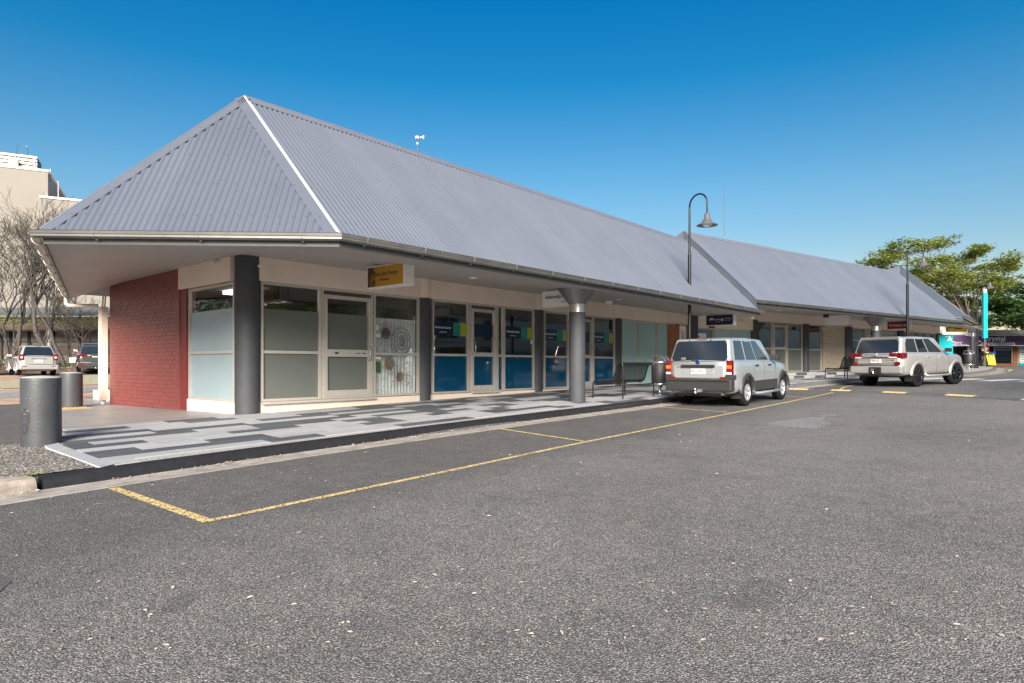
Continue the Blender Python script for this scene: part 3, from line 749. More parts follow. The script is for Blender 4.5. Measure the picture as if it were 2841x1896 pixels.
for (u,v) in ((4.5,12.6),(10.4,10.1),(16.6,10.1),(21.3,10.1)):
    mb=MB(); t=(v-8.2)/4; z=ZE+(ZS-ZE)*clamp(t,0,1)-.006
    if u<5: z=3.40
    mb.lathe([(0,-.02),(.08,-.018),(.105,.0)],'white',18,c=(u,v,z)); B1.part('soffit_light',mb)
mb=MB(); mb.lathe([(0,-.10),(.09,-.09),(.13,-.03),(.13,0)],'white',16,c=(17.7,11.15,3.42)); B1.part('soffit_light',mb)
mb=MB(); mb.box(5.98,6.09,12.95,13.15,3.44,3.49,'frame'); B1.part('sensor_box',mb)
# walls: end wall backing, beams, plinth, back walls
zf=lambda u,v: path_z(u,v)
mb=MB(); mb.box(6.06,6.30,14.97,19.40,.2,3.56,'mortar'); BW=B1.part('brick_wall',mb)
rnd=random.Random(2); rest=MB(); cnt=0; bl=.232; ch=.0935; cols=[]
for r in range(35):
    z=.36+ch*r
    if z+ch>3.53: break
    v=14.985-(bl/2 if r%2 else 0)
    while v<19.40:
        v0=max(v,14.985); v1=min(v+bl,19.40)
        if v1-v0>.05: cols.append((v0,v1,z))
        v+=bl+.010
cols.sort(key=lambda c:c[0]); share={}
for v0,v1,z in cols:
    L=round(v1-v0,2); p=rnd.uniform(.006,.0125)
    if zf(6.1,v0)>z+ch*.9: continue
    if cnt<300:
        if L not in share:
            b=MB(); b.bbox(0,.05,0,L,0,ch-.011,.0035,'brick'); share[L]=b.mesh('brick')
        o=link('brick',share[L],BW,Matrix.Translation(Vector((6.06-p,v0,z))-Vector((6.25,12.3,.4)))@Matrix.Rotation(rnd.uniform(-.006,.006),4,'X')); cnt+=1
    else: rest.bbox(6.06-p,6.1-p,v0,v1,z,z+ch-.011,.0035,'brick')
B1.part('brick',rest,parent=BW,kind='stuff')
mb=MB(); mb.box(6.07,6.26,14.66,14.966,.3,3.04,'redtrim'); B1.part('red_pilaster',mb)
mb=MB(); mb.box(6.02,6.25,12.52,14.968,3.045,3.525,'beam'); B1.part('beam',mb)
mb=MB(); mb.box(6.42,23.55,12.17,12.42,3.045,3.525,'beam')
for k in range(1,4): 
    mb.lathe([(.225,3.045),(.225,3.515)],'beam',20,c=(6.25+4.59*k,12.33,0),a0=pi,a1=2*pi)
B1.part('beam',mb)
for k in range(1,4): pass
mb=MB(); mb.lathe([(.235,.3),(.235,3.53)],'column',28,c=(6.28,12.34,0)); c1=B1.part('corner_column',mb)
mb=MB(); T=Matrix.Rotation(0,4,'Z'); mb.box(6.28+.10,6.28+.19,12.34-.226,12.34-.222,3.30,3.345,'white'); B1.part('sticker',mb,parent=c1)
for k in range(1,5):
    mb=MB(); mb.lathe([(.218,.3),(.218,3.044)],'column',24,c=(6.25+4.59*k,12.33,0)); B1.part('column',mb)
# plinths
mb=MB(); 
for a,b in ((6.5,10.66),(11.11,15.24),(15.71,19.83),(20.3,24.42)): mb.box(a,b,12.20,12.40,.25,.615,'beam')
mb.box(6.08,6.27,12.5,14.655,.25,.625,'white'); B1.part('plinth',mb)
mb=MB(); mb.box(6.50,9.28,12.13,12.20,.575,.625,'frame'); B1.part('door_track',mb); mb=MB(); mb.box(12.5,13.6,12.13,12.20,.60,.64,'frame'); B1.part('door_track',mb)
PL=lambda a,d,z:(a,12.28-d,z)
PE=lambda a,d,z:(6.17-d,a,z)   # end wall, a along v
FZ=.63
window(B1,12.53,14.64,FZ,3.02,lambda a,d,z:PE(a,d,z),films=[(12.56,14.6,FZ,2.51,'frost2')])
window(B1,6.50,7.87,FZ,3.04,PL,films=[(6.5,7.85,FZ,2.50,'frost')])
w=window(B1,7.88,9.25,FZ,3.04,PL,door='slide',films=[(7.9,9.2,FZ,2.50,'frost')],name='sliding_door',handle=(9.12,1.63))
me=text_mesh('Slide',.055,'ink',basis((8.98,12.19-.004,1.63),(1,0,0),(0,0,1))); me.transform(Matrix.Translation(-B1.o)); link('lettering',me,w)
mb=MB(); mb.add([(8.78,12.186,1.63),(8.81,12.186,1.65),(8.81,12.186,1.637),(8.87,12.186,1.637),(8.87,12.186,1.623),(8.81,12.186,1.623),(8.81,12.186,1.61)],[tuple(range(7))],'ink'); mb.add([(8.2,12.186,1.61),(8.29,12.186,1.61),(8.29,12.186,1.65),(8.2,12.186,1.65)],[(0,1,2,3)],'clad'); B1.part('arrow_sticker',mb,parent=w)
w3=window(B1,9.27,10.66,FZ,3.04,PL,films=[(9.32,9.43,2.18,2.30,'paper',.024),(9.32,9.48,2.02,2.10,'paper',.024),(9.33,9.50,1.50,1.56,'paper',.024),(9.34,9.49,1.20,1.45,'green',.024)])
# navy shop
dk=lambda a,b:[(a,b,FZ,1.60,'navy')]
BT=lambda a,b,c,d: [(a,b,2.14,2.49,'navy2',.024),(b,c,2.14,2.49,'teal',.024),(c,d,2.14,2.49,'lime',.024)]
wn=[]
wn.append(window(B1,11.10,12.42,FZ,3.04,PL,films=dk(11.1,12.4)+BT(11.12,11.86,12.13,12.38)+[(11.14,11.22,2.0,2.12,'paper',.024)]))
wn.append(window(B1,12.45,13.55,FZ,3.04,PL,door=True,name='glass_door',handle=(12.6,1.85),films=dk(12.5,13.5)+[(12.6,13.45,2.14,2.49,'navy2',.024)]))
window(B1,13.57,13.82,FZ,3.04,PL,fw=.035,films=dk(13.57,13.82))
wn.append(window(B1,13.84,15.23,FZ,3.04,PL,films=dk(13.85,15.2)+BT(13.88,14.65,14.95,15.18)+[(15.08,15.17,2.0,2.12,'paper',.024)]))
wn.append(window(B1,15.72,17.0,FZ,3.04,PL,films=dk(15.7,16.95)+BT(15.76,16.42,16.74,16.92)))
wn.append(window(B1,17.02,18.42,FZ,3.04,PL,door=True,name='glass_door',handle=(18.26,1.85),films=dk(17.0,18.4)+[(17.2,18.25,2.14,2.49,'navy2',.024)]))
wn.append(window(B1,18.44,19.82,FZ,3.04,PL,films=dk(18.4,19.8)+BT(18.48,19.16,19.5,19.76)))
for wi,cx_,wd in ((0,11.5,.62),(3-1,14.28,.62),(3,16.1,.52),(5,18.82,.52)):
    for body,sz,z in (('Relationships Australia',.085,2.34),('QUEENSLAND',.04,2.22)):
        me=text_mesh(body,sz,'signwhite',basis((cx_,12.28-.026,z),(1,0,0),(0,0,1)),shear=.3 if sz>.05 else 0,wx=.72 if sz>.05 else 1,ext=.001); me.transform(Matrix.Translation(-B1.o)); link('lettering',me,wn[wi])
for body,z in (('Please Use',1.86),('other door',1.78)): 
    me=text_mesh(body,.06,'ink',basis((13.0,12.28-.024,z),(1,0,0),(0,0,1)),ext=.001); me.transform(Matrix.Translation(-B1.o)); link('lettering',me,wn[1])
# mint frosted shop
window(B1,20.30,21.52,FZ,3.04,PL,films=[(20.3,21.5,FZ,3.0,'frost3')]); window(B1,21.54,22.94,FZ,3.04,PL,films=[(21.55,22.92,FZ,3.0,'frost3')]); window(B1,22.95,24.26,FZ,3.04,PL,films=[(22.96,24.22,FZ,3.0,'frost3')])
# interiors
mb=MB(); mb.box(6.4,24.4,12.36,17.5,.45,.60,'innerd'); mb.box(6.4,24.4,12.40,17.5,3.06,3.10,'inner'); mb.box(6.4,24.4,17.4,17.5,.5,3.1,'inner')
for u in (10.89,20.06): mb.box(u-.05,u+.05,12.4,17.4,.5,3.1,'inner')
mb.box(6.3,6.4,14.97,17.5,.5,3.1,'inner'); mb.box(24.35,24.4,12.5,17.4,.5,3.1,'inner')
B1.part('interior_room',mb)
for u in (7.0,11.9):
    mb=MB(); mb.box(u-.15,u+.15,13.4,14.6,2.98,3.055,'lampglow'); B1.part('ceiling_light',mb)
mb=MB(); mb.box(6.5,24.4,17.6,19.9,.2,3.5,'beam'); mb.box(6.3,6.5,19.41,19.9,.2,3.5,'beam'); B1.part('rear_wall',mb)
# downpipe
mb=MB(); mb.tube([(5.36,20.55,3.22),(5.36,20.55,3.03),(5.40,20.50,2.98),(5.95,20.0,2.98)],.05,'bracket',10); B1.part('downpipe',mb)
mb=MB(); mb.bbox(5.90,6.06,19.55,19.80,.42,2.93,.008,'beam'); B1.part('downpipe_cover',mb)
mb=MB(); mb.tube([(5.98,19.66,.44),(5.98,19.66,.34),(5.93,19.60,.27),(5.86,19.54,.26)],.055,'white',10); B1.part('downpipe_shoe',mb)
mb=MB(); mb.tube([(6.0,19.62,2.92),(6.02,19.55,3.45)],.02,'bracket',6); mb.tube([(5.97,19.7,2.92),(6.0,19.68,3.45)],.02,'bracket',6); B1.part('conduit',mb)
# free column with funnel
def funnel_column(fr,x,y,z0,zt,T,r=.2,R_=.52):
    mb=MB(); mb.lathe([(r,z0-.1),(r,zt-.62)],'column',28,c=(x,y,0)); c=T.part('column',mb)
    mb=MB(); mb.lathe([(r*1.02,zt-.62),(r*1.02,zt-.42)],'collar',28,c=(x,y,0)); T.part('collar',mb,parent=c)
    mb=MB(); mb.lathe([(r*1.02,zt-.42),(R_,zt-.02),(R_,zt),(R_-.02,zt)],'funnel',24,c=(x,y,0),smooth=False); T.part('funnel',mb,parent=c)
funnel_column(S1,13.28,9.28,path_z(13.3,9.3),3.30,B1)
# curtain with generic shell and sunburst prints (own top-level thing hanging inside)
CT=Thing('printed_curtain','white curtain with brown spiral and sunburst prints in the window right of the sliding door','curtain',S1,(9.95,12.6,.62))
mb=MB(); vs=[];nx=90
for i in range(nx+1):
    u=9.30+1.32*i/nx; 
    for z in (.64,1.0,1.4,1.8,2.2,2.48): vs.append((u,12.345+.014*sin(i*.95+.3*sin(z*2))*(1-.2*abs(z-1.5))+.006*sin(i*.37+z),z))
mb.add(vs,[(i*6+j,(i+1)*6+j,(i+1)*6+j+1,i*6+j+1) for i in range(nx) for j in range(5)],'curtain',True); CT.part('cloth',mb)
def spiral(cx,cz,R0,turns,th,m,name):
    mb=MB(); pts=[]; N_=90
    for i in range(N_+1):
        t=i/N_; a=turns*2*pi*t; r=R0*(.12+.88*t**1.15); pts.append((cx+r*cos(a)*.85,12.318,cz+r*sin(a)))
    mb.tube(pts,th,m,4); CT.part(name,mb)
def burst(cx,cz,r,R1,m,m2):
    mb=MB(); mb.disc((cx,12.318,cz),r,m,20,basis((0,0,0),(1,0,0),(0,0,1)))
    for i in range(5): mb.lathe([(r*.2*i+.003,0),(r*.2*i+.012,0.002)],'printb',18,c=(cx,12.314,cz),T=basis((0,0,0),(1,0,0),(0,0,1)))
    for i in range(20):
        a=i*pi/10+.1; L=R1*random.uniform(.75,1.1); mb.tube([(cx+r*cos(a),12.318,cz+r*sin(a)),(cx+L*cos(a),12.318,cz+L*sin(a))],.0045,m2,3)
    CT.part('sunburst_print',mb)
spiral(10.18,1.93,.38,3.6,.008,'printb','spiral_print'); spiral(10.18,1.93,.12,2.4,.008,'printt','spiral_print')
burst(9.70,2.12,.13,.34,'printb','printb'); burst(9.80,1.40,.15,.26,'printt','printt'); burst(10.12,1.08,.11,.34,'printt','printb')
mb=MB()
for i in range(60):
    u=random.choice([9.37,9.62,10.02,10.38,10.5])+random.gauss(0,.018); z=random.uniform(.7,2.45); mb.tube([(u,12.318,z),(u+random.gauss(0,.02),12.318,z+random.uniform(.02,.07))],.005,random.choice(['printb','maroon']),3)
CT.part('branch_print',mb,kind='stuff')
PLt=MB()
for i in range(26):
    a=random.random()*6.3; c=Vector((10.22+random.gauss(0,.07),12.44+random.gauss(0,.02),.74+abs(random.gauss(0,.05)))); s=.045
    PLt.add([c,c+Vector((cos(a)*s,0,sin(a)*s)),c+Vector((cos(a+.8)*s*1.3,-.01,sin(a+.8)*s*1.3)),c+Vector((cos(a+1.6)*s,0,sin(a+1.6)*s))],[(0,1,2,3)],'green')
single('potted_plant',PLt,'small clump of green leaves at the foot of the printed curtain','plant',S1,(10.22,12.44,.66))
# siren on the ridge, thin aerial
SR=Thing('roof_siren','small cream horn siren on a pole standing on the roof ridge','siren',S1,(9.68,11.16,6.16))
mb=MB(); mb.tube([(9.68,11.16,6.12),(9.68,11.16,6.52)],.010,'fascia',6); SR.part('pole',mb)
mb=MB(); mb.lathe([(0,-.03),(.026,-.02),(.03,0),(.026,.02),(0,.03)],'bracket',10,c=(9.68,11.16,6.38)); SR.part('junction_box',mb)
mb=MB(); Th=basis((9.70,11.16,6.50),(0,.9,.1),(.2,0,1)); mb.lathe([(.018,-.02),(.022,.04),(.05,.07),(.068,.10)],'beam',16,T=Matrix.Rotation(0,4,'Z')@basis((9.74,11.12,6.53),(.64,.77,0),(0,0,1))@Matrix.Scale(.75,4)); mb.box(9.64,9.70,11.13,11.19,6.49,6.55,'bracket'); SR.part('horn',mb)
single('aerial_rod',MB().tube([(8.3,25.2,6.4),(8.3,25.2,8.35)],.012,'fascia',5),'thin straight aerial rod rising from the middle roof just behind the first street lamp','aerial',W0 if False else Frame(0,0,90),(8.3,25.2,6.3))
# ================= MIDDLE BUILDING (section 2) =================
B2=Thing('shop_building','middle of the shop row, higher grey roof, roller shutter and stepped entries','building',S2,(9,4.2,.9))
Z2=3.65; rz=6.53
sl2=Vector((0,3.0,rz-Z2-.02)); L2=sl2.length
face_sheets(B2,(0,.12,Z2+.02),(1,0,0),sl2,[(0.02,0),(18.75,0),(18.42,L2),(.02,L2)],ns=6)
capstrip(B2,(0,3.12,rz),(18.45,3.12,rz),(0,-3,-2.88),(0,9,-2.8))
mb=MB(); mb.poly([(0,3.12,rz),(18.4,3.12,rz),(18.4,11,Z2),(0,11,Z2)],'roof'); B2.part('back_roof',mb)
# gable apron at the step
mb=MB(); mb.prism([(0,.0,Z2+.03),(0,3.12,rz+.02),(0,3.12,rz-.62),(0,-.05,Z2-.40)],(.02,0,0),'flash2'); mb.prism([(0,3.12,rz+.02),(0,11,Z2),(0,11,Z2-.5),(0,3.12,rz-.62)],(.02,0,0),'flash'); B2.part('gable_apron',mb)
mb=MB(); mb.add([(-.015,.0,Z2+.045),(-.015,3.12,rz+.045),(.14,3.12,rz+.045),(.14,.0,Z2+.045)],[(0,1,2,3)],'flash'); B2.part('barge_cap',mb)
gutter(B2,[(-.0,0,Z2),(18.95,0,Z2)])
for i in range(16): bracket(B2,(.5+i*1.18,0,Z2),(0,1,0))
mb=MB(); mb.box(.03,.15,.16,.5,3.0,3.56,'beam'); B2.part('end_post',mb)
zi,ze=3.87,3.53
x=0
while x<18.6:
    x2=min(x+2.4,18.6); sof(B2,[(x,.2,ze),(x2,.2,ze),(x2,4.2,zi),(x,4.2,zi)]); x=x2
sof(B2,[(18.6,.2,ze),(18.6,4.2,zi),(27,4.2,zi),(25.5,1.3,ze)])
for t in (5.1,13.0):
    mb=MB(); mb.lathe([(0,-.02),(.08,-.018),(.105,0)],'white',16,c=(t,2.2,3.69)); B2.part('soffit_light',mb)
for t in (7.2,14.9):
    mb=MB(); mb.box(t-.1,t+.1,1.2,1.35,3.42,3.56,'blackmat'); B2.part('security_camera',mb)
P2=lambda a,d,z:(a,4.25-d,z)
mb=MB(); mb.box(2.05,6.36,4.12,4.3,2.955,4.1,'beam'); B2.part('beam',mb)
me=text_mesh('Booking Office',.2,'bracket',basis((5.0,4.116,3.36),(1,0,0),(0,0,1)),ext=.002); me.transform(Matrix.Translation(-B2.o)); link('lettering',me,B2.e)
mb=MB(); mb.box(6.36,27.2,4.10,4.3,3.42,3.9,'beam'); mb.box(6.36,6.42,3.95,4.1,3.42,3.9,'beam'); B2.part('beam',mb)
for t,z0 in ((2.0,.6),(6.35,.7),(10.75,.8),(14.95,.85),(21.4,1),(26.9,1)):
    mb=MB(); mb.lathe([(.21 if t<14 or t>16 else .3,z0-.2),(.21 if t<14 or t>16 else .3,3.42 if t>6 else 3.45)],'column',22,c=(t,4.22,0)); B2.part('column',mb)
# poster board, entry and blinds
mb=MB(); mb.box(.35,1.75,4.15,4.25,.6,3.0,'brownbrick'); bd=B2.part('poster_board',mb)
mb=MB(); mb.box(1.04,1.44,4.138,4.149,2.25,2.98,'paper'); pst=B2.part('poster',mb,parent=bd)
for i in range(5):
    pass
def ltr(T,body,size,mat,org,xa,ya,parent,**k):
    me=text_mesh(body,size,mat,basis(org,xa,ya),**k); me.transform(Matrix.Translation(-T.o)); return link('lettering',me,parent)
mb=MB()
for c,a in (((1.2,2.55),1.0),((1.27,2.66),1.9),((1.16,2.72),.4),((1.28,2.5),2.6)):
    for k in range(5):
        an=a+k*1.25; mb.add([(c[0],4.134,c[1]),(c[0]+.05*cos(an),4.134,c[1]+.05*sin(an)),(c[0]+.07*cos(an+.3),4.134,c[1]+.07*sin(an+.3)),(c[0]+.05*cos(an+.6),4.134,c[1]+.05*sin(an+.6))],[(0,1,2,3)],'clad')
mb.tube([(1.25,4.134,2.36),(1.2,4.134,2.55),(1.27,4.134,2.66)],.006,'clad',4); B2.part('flower_drawing',mb,parent=bd)
ltr(B2,'BUILDING A',.065,'ink',(1.24,4.133,2.30),(1,0,0),(0,0,1),bd,ext=.001)
W=[]
W.append(window(B2,2.25,3.35,.72,2.95,P2,rail=None,name='glass_door',films=[(2.3,2.9,2.35,2.72,'paper',.024)]))
mb=MB(); mb.disc((2.42,4.22,2.53),.09,'signred',18,basis((0,0,0),(1,0,0),(0,0,1))); mb.disc((2.42,4.218,2.53),.055,'paper',18,basis((0,0,0),(1,0,0),(0,0,1))); B2.part('round_logo',mb,parent=W[-1])
window(B2,3.42,4.72,.72,2.95,P2,rail=None,films=[(3.45,4.7,.8,2.92,'frost3')]); window(B2,4.74,6.08,.72,2.95,P2,rail=None,films=[(4.76,6.05,.8,2.92,'frost3')])
mb=MB(); mb.box(2.9,3.2,4.0,4.1,2.96,3.03,'blackmat'); B2.part('door_sensor',mb)
window(B2,6.60,7.85,1.05,3.42,P2,rail=(2.12,2.18),films=[(6.62,7.8,1.1,2.12,'frost')])
window(B2,7.9,9.12,1.05,3.42,P2,rail=(2.12,2.18),door=True,name='glass_door',handle=(9.0,2.2),films=[(7.95,9.1,1.1,2.12,'frost')])
window(B2,9.14,10.5,1.05,3.42,P2,rail=(2.12,2.18),films=[(9.15,10.45,1.1,2.12,'frost')])
window(B2,10.98,12.3,1.05,3.42,P2,rail=(2.12,2.18),films=[(11.0,12.25,1.1,2.12,'frost')])
mb=MB()
for i in range(26): 
    z=1.06+i*.091; sh=B2.e
    s_=MB(); s_.add([(12.34,4.16,z),(14.62,4.16,z),(14.62,4.13,z+.035),(12.34,4.13,z+.035),(12.34,4.16,z+.09),(14.62,4.16,z+.09)],[(0,1,2,3),(3,2,5,4)],'roller'); B2.part('shutter_slat',s_)
window(B2,15.4,17.05,1.05,3.42,P2,rail=(2.7,2.76)); window(B2,17.1,18.9,1.05,3.42,P2,rail=(2.95,3.02),door=True,name='glass_door'); window(B2,18.95,20.9,1.05,3.42,P2,rail=(2.95,3.02),door=True,name='glass_door')
for a in (21.75,23.1,24.1,25.4): window(B2,a,a+1.0,1.05,3.42,P2,rail=None,films=[(a+.05,a+.95,1.1,3.35,'frost')])
mb=MB(); mb.box(21.6,27,4.3,4.4,.9,3.42,'beam'); mb.box(2,27,9.4,9.5,.8,3.9,'inner'); mb.box(2,27,4.4,9.4,.8,.9,'innerd'); mb.box(2,27,4.32,9.4,3.86,3.9,'inner')
for t in (2.0,6.4,12.34,15.3): mb.box(t-.03,t+.03,4.36,9.4,.8,3.9,'inner')
mb.box(14.64,15.35,4.26,4.34,.8,3.42,'beam'); mb.box(12.3,14.65,4.2,4.26,.8,3.5,'beam'); mb.box(.2,2.05,4.26,4.4,.5,4.0,'beam')
B2.part('interior_room',mb)
mb=MB(); mb.box(27.0,27.2,4.0,11,.5,3.9,'beam'); mb.box(0,27,10.8,11,.5,3.7,'beam'); B2.part('rear_wall',mb)
funnel_column(S2,11.36,1.1,.8,3.60,B2)
# ================= FAR BUILDING (section 3) =================
B3=Thing('shop_building','far end of the shop row, its small pointed roof in front of the big tree','building',S3,(3,3,1.2))
a3=S3.M.inverted()@Vector((21.6,35.9,0)); apx=Vector((a3.x,a3.y,6.88)); s0=Vector((0,0,3.97)); s1=Vector((7.9,0,3.97))
e3=(s1-s0).normalized(); v3=apx-s0; a_=v3.dot(e3); sv3=v3-e3*a_
face_sheets(B3,s0,e3,sv3,[(0,0),(7.9,0),(a_,sv3.length)],ns=6,screws=False)
bk=[Vector((7.0,9,3.97)),Vector((-6,12,3.97))]
mb=MB(); mb.poly([s1,bk[0],apx],'roof'); mb.poly([bk[0],bk[1],apx],'roof'); mb.poly([bk[1],s0+Vector((-2,2.5,0)),apx],'roof'); B3.part('back_roof',mb)
mb=MB(); mb.prism([s0+Vector((-.03,0,.03)),apx+Vector((-.03,0,.02)),apx+Vector((-.03,0,-.55)),s0+Vector((-.03,0,-.42))],(.02,0,0),'flash2'); B3.part('gable_apron',mb)
capstrip(B3,apx,s1,-e3,Vector((0,1,-.3)),.14); 
mb=MB(); mb.add([s0+Vector((-.02,0,.05)),apx+Vector((-.02,0,.05)),apx+Vector((.15,0,.03)),s0+Vector((.15,0,.03))],[(0,1,2,3)],'flash'); B3.part('barge_cap',mb)
gutter(B3,[s0+Vector((.05,-.08,0)),s1+Vector((.1,-.08,0)),bk[0]+Vector((.2,0,0))])
sof(B3,[(-.3,.15,3.83),(7.7,.15,3.83),(7.0,8.8,3.83),(-3,8.8,3.83)],.002)
mb=MB(); mb.box(-3,7,8.7,8.85,3.55,3.85,'soffit'); B3.part('beam',mb)
c3=S3.M.inverted()@Vector((29.3,41.0,0)); funnel_column(S3,c3.x,c3.y,1.15,3.82,B3,.17,.60)
C4=Thing('canopy_column','far grey column with wide steel funnel top behind the last bench','column',W0 if False else Frame(0,0,90),(0,0,0)) if False else None
F0=Frame(0,0,0)
F0.M=Matrix.Identity(4)
mb=MB(); FC=Thing('canopy_column','farthest grey column with a wide steel funnel top, standing alone beyond the shop row','column',F0,(37.7,51.5,1.4))
funnel_column(F0,37.7,51.5,1.35,3.95,FC,.21,.56)
# ================= STREET FURNITURE =================
def bench(fr,x,y,z,label,slope=0,rot=0):
    """seat faces +y of the frame; x along the bench (centre), y of back legs"""
    T=Thing('metal_bench',label,'bench',fr,(x,y,z),'black metal benches along the kerb',rot)
    T.o=Vector((0,0,0)); hl=.82
    prof=[(.92,0),(.92,.36),(.905,.41),(.86,.44),(.80,.445),(.66,.43),(.50,.405),(.40,.41),(.33,.45),(.28,.52),(.20,.78),(.16,.88),(.10,.93),(.05,.935),(.015,.90),(0,.84),(0,0)]
    P=crom([(0,a,b) for a,b in prof[1:-1]],3); P=[Vector((0,.92,0))]+P+[Vector((0,0,0))]
    for sx in (-hl,hl):
        mb=MB(); mb.tube([(sx,p.y,p.z) for p in P],.019,'black',8); T.part('leg',mb)
    body=[p for p in P[1:-1] if not (p.y<.02 and p.z<.86) and not (p.y>.90 and p.z<.40)]
    L=[0]
    for a,b in zip(body[:-1],body[1:]): L.append(L[-1]+(b-a).length)
    mb=MB(); n=66
    for i in range(n):
        s=L[-1]*i/(n-1); j=0
        while j<len(body)-2 and L[j+1]<s: j+=1
        q=body[j].lerp(body[j+1],(s-L[j])/max(1e-6,L[j+1]-L[j])); mb.tube([(-hl,q.y,q.z),(hl,q.y,q.z)],.0075,'black',5,False)
    T.part('seat_mesh',mb)
    mb=MB(); vs=[];m2=[p for p in body if p.z>.86]
    for p in m2: vs+=[(-hl,p.y,p.z+.012),(hl,p.y,p.z+.012)]
    mb.add(vs,[(2*i,2*i+1,2*i+3,2*i+2) for i in range(len(m2)-1)],'steel' if False else 'black',True); T.part('top_rail',mb)
    mb=MB(); mb.tube([(-hl,.86,.36),(hl,.86,.36)],.014,'black',6); mb.tube([(-hl,.0,.36),(hl,.0,.36)],.014,'black',6); T.part('cross_bar',mb); return T
bench(S1,15.35,8.72,path_z(15.3,9.2)+.002,'black wire mesh bench nearest the camera, between the funnel column and the first bin')
b2=S2.M.inverted()@Vector((14.4,27.2,0)); bench(S2,b2.x,b2.y-.15,path2_z(14.4,27.6)+.006,'black wire mesh bench in front of the beige roller shutter, partly behind the white off-roader')
b3=Vector((31.0,42.3,0)); bench(F0,31.1,42.2,path2_z(31,42)+.002,'far black bench with a person sitting on it beside the last lamp',rot=R(50))
def bin_(fr,x,y,z,label,s=1):
    T=Thing('litter_bin',label,'bin',fr,(x,y,z),'black cylinder litter bins on the footpath'); T.o=Vector((0,0,0)); r=.235*s
    mb=MB(); mb.lathe([(r-.01,.31),(r,.32),(r,.90),(r-.01,.905),(r-.03,.905)],'blackmat',30); mb.lathe([(r-.012,.31),(0,.30)],'blackmat',30); bd=T.part('bin_body',mb)
    mb=MB()
    for j in range(11):
        for i in range(26):
            a=i*2*pi/26+(.12 if j%2 else 0); z0=.37+j*.047; c=Vector(((r+.002)*cos(a),(r+.002)*sin(a),z0)); t=Vector((-sin(a),cos(a),.12))*.010
            mb.add([c-t-Vector((0,0,.003)),c+t-Vector((0,0,.003)),c+t+Vector((0,0,.003)),c-t+Vector((0,0,.003))],[(0,1,2,3)],'steel')  # bright quads painted on for light showing through the bin's perforations
    T.part('slot_light',mb,parent=bd,kind='stuff')
    mb=MB(); mb.lathe([(r-.02,.27),(r+.012,.27),(r+.012,.325),(r,.33)],'steel',30); T.part('steel_ring',mb); mb=MB(); mb.lathe([(r,.895),(r+.012,.90),(r+.010,.95),(r-.03,.955)],'steel',30); T.part('steel_ring',mb)
    mb=MB(); mb.lathe([(.11,0),(.105,.015),(.05,.04),(.035,.10),(.035,.16),(.07,.22),(.10,.27)],'steel',20); T.part('pedestal',mb)
    for dx in (-.11,.11):
        mb=MB(); vs=[]; w=.085; n=12
        for i in range(n+1):
            a=pi*i/n; yy=-(r-.005)*cos(a); zz=.945+.19*sin(a)
            for q in (-w,w): vs.append((dx+q*(.55+.45*sin(a))+dx*.25*sin(a),yy,zz-abs(q)*.1*(1 if q*dx>0 else 0)))
        mb.add(vs,[(2*i,2*i+1,2*i+3,2*i+2) for i in range(n)],'steel',True); T.part('hood',mb)
bin_(S1,16.96,8.95,path_z(17,9)+.002,'black litter bin with curved steel hoods between the near bench and the silver car')
bin_(F0,26.85,37.9,path2_z(26.85,37.9)+.002,'black slotted litter bin beyond the front of the white off-roader, by the teal sign',1.1)
def lamp(x,y,z,label,H=5.95,r0=.055):
    T=Thing('street_lamp',label,'street lamp',F0,(x,y,z),'black swan neck street lamps along the kerb'); T.o=Vector((0,0,0))
    d=Vector((.56,-.83,0)).normalized(); Rr=.33; zt=H-Rr
    mb=MB(); mb.bbox(-.15,.15,-.15,.15,-.02,.015,.004,'black'); mb.tube([(0,0,0),(0,0,H*.70)],r0,'black',14,r2=r0*.92); mb.tube([(0,0,H*.70),(0,0,zt)],r0*.66,'black',12,r2=.03)
    mb.lathe([(r0,H*.70-.03),(r0*1.1,H*.70),(r0*.6,H*.70+.05)],'black',14); T.part('pole',mb)
    mb=MB(); pts=[Vector((0,0,zt))]+[d*(Rr-Rr*cos(a))+Vector((0,0,zt+Rr*sin(a))) for a in [pi*i/14 for i in range(15)]]+[d*2*Rr+Vector((0,0,zt-.32))]
    mb.tube(pts,.026,'black',10); T.part('swan_neck',mb)
    c=d*2*Rr+Vector((0,0,zt-.32)); mb=MB()
    mb.lathe([(.03,.02),(.075,0),(.08,-.13),(.09,-.15),(.13,-.20),(.165,-.27),(.30,-.335),(.305,-.35),(.29,-.345),(.15,-.28),(.0,-.26)],'fascia',28,c=c); sh=T.part('lamp_shade',mb)
    mb=MB(); mb.lathe([(.15,-.285),(.14,-.34),(.08,-.375),(0,-.385)],'clearlens',20,c=c); T.part('lamp_lens',mb,parent=sh)
def LP(u,v): p=S1.P(u,v); return p.x,p.y
l1=(5.40,19.6); lamp(*l1,path2_z(*l1),'tall black street lamp standing just behind the near silver four-wheel drive')
l2=(18.0,29.35); lamp(*l2,path2_z(*l2),'black street lamp standing behind the white off-roader at the red cafe sign',r0=.062)
l3=(29.3,40.6); lamp(*l3,path2_z(*l3),'black street lamp on the kerb corner beside the far funnel column')
l4=(39.4,53.5); lamp(*l4,1.45,'farthest black street lamp, beyond the tall teal pole sign')
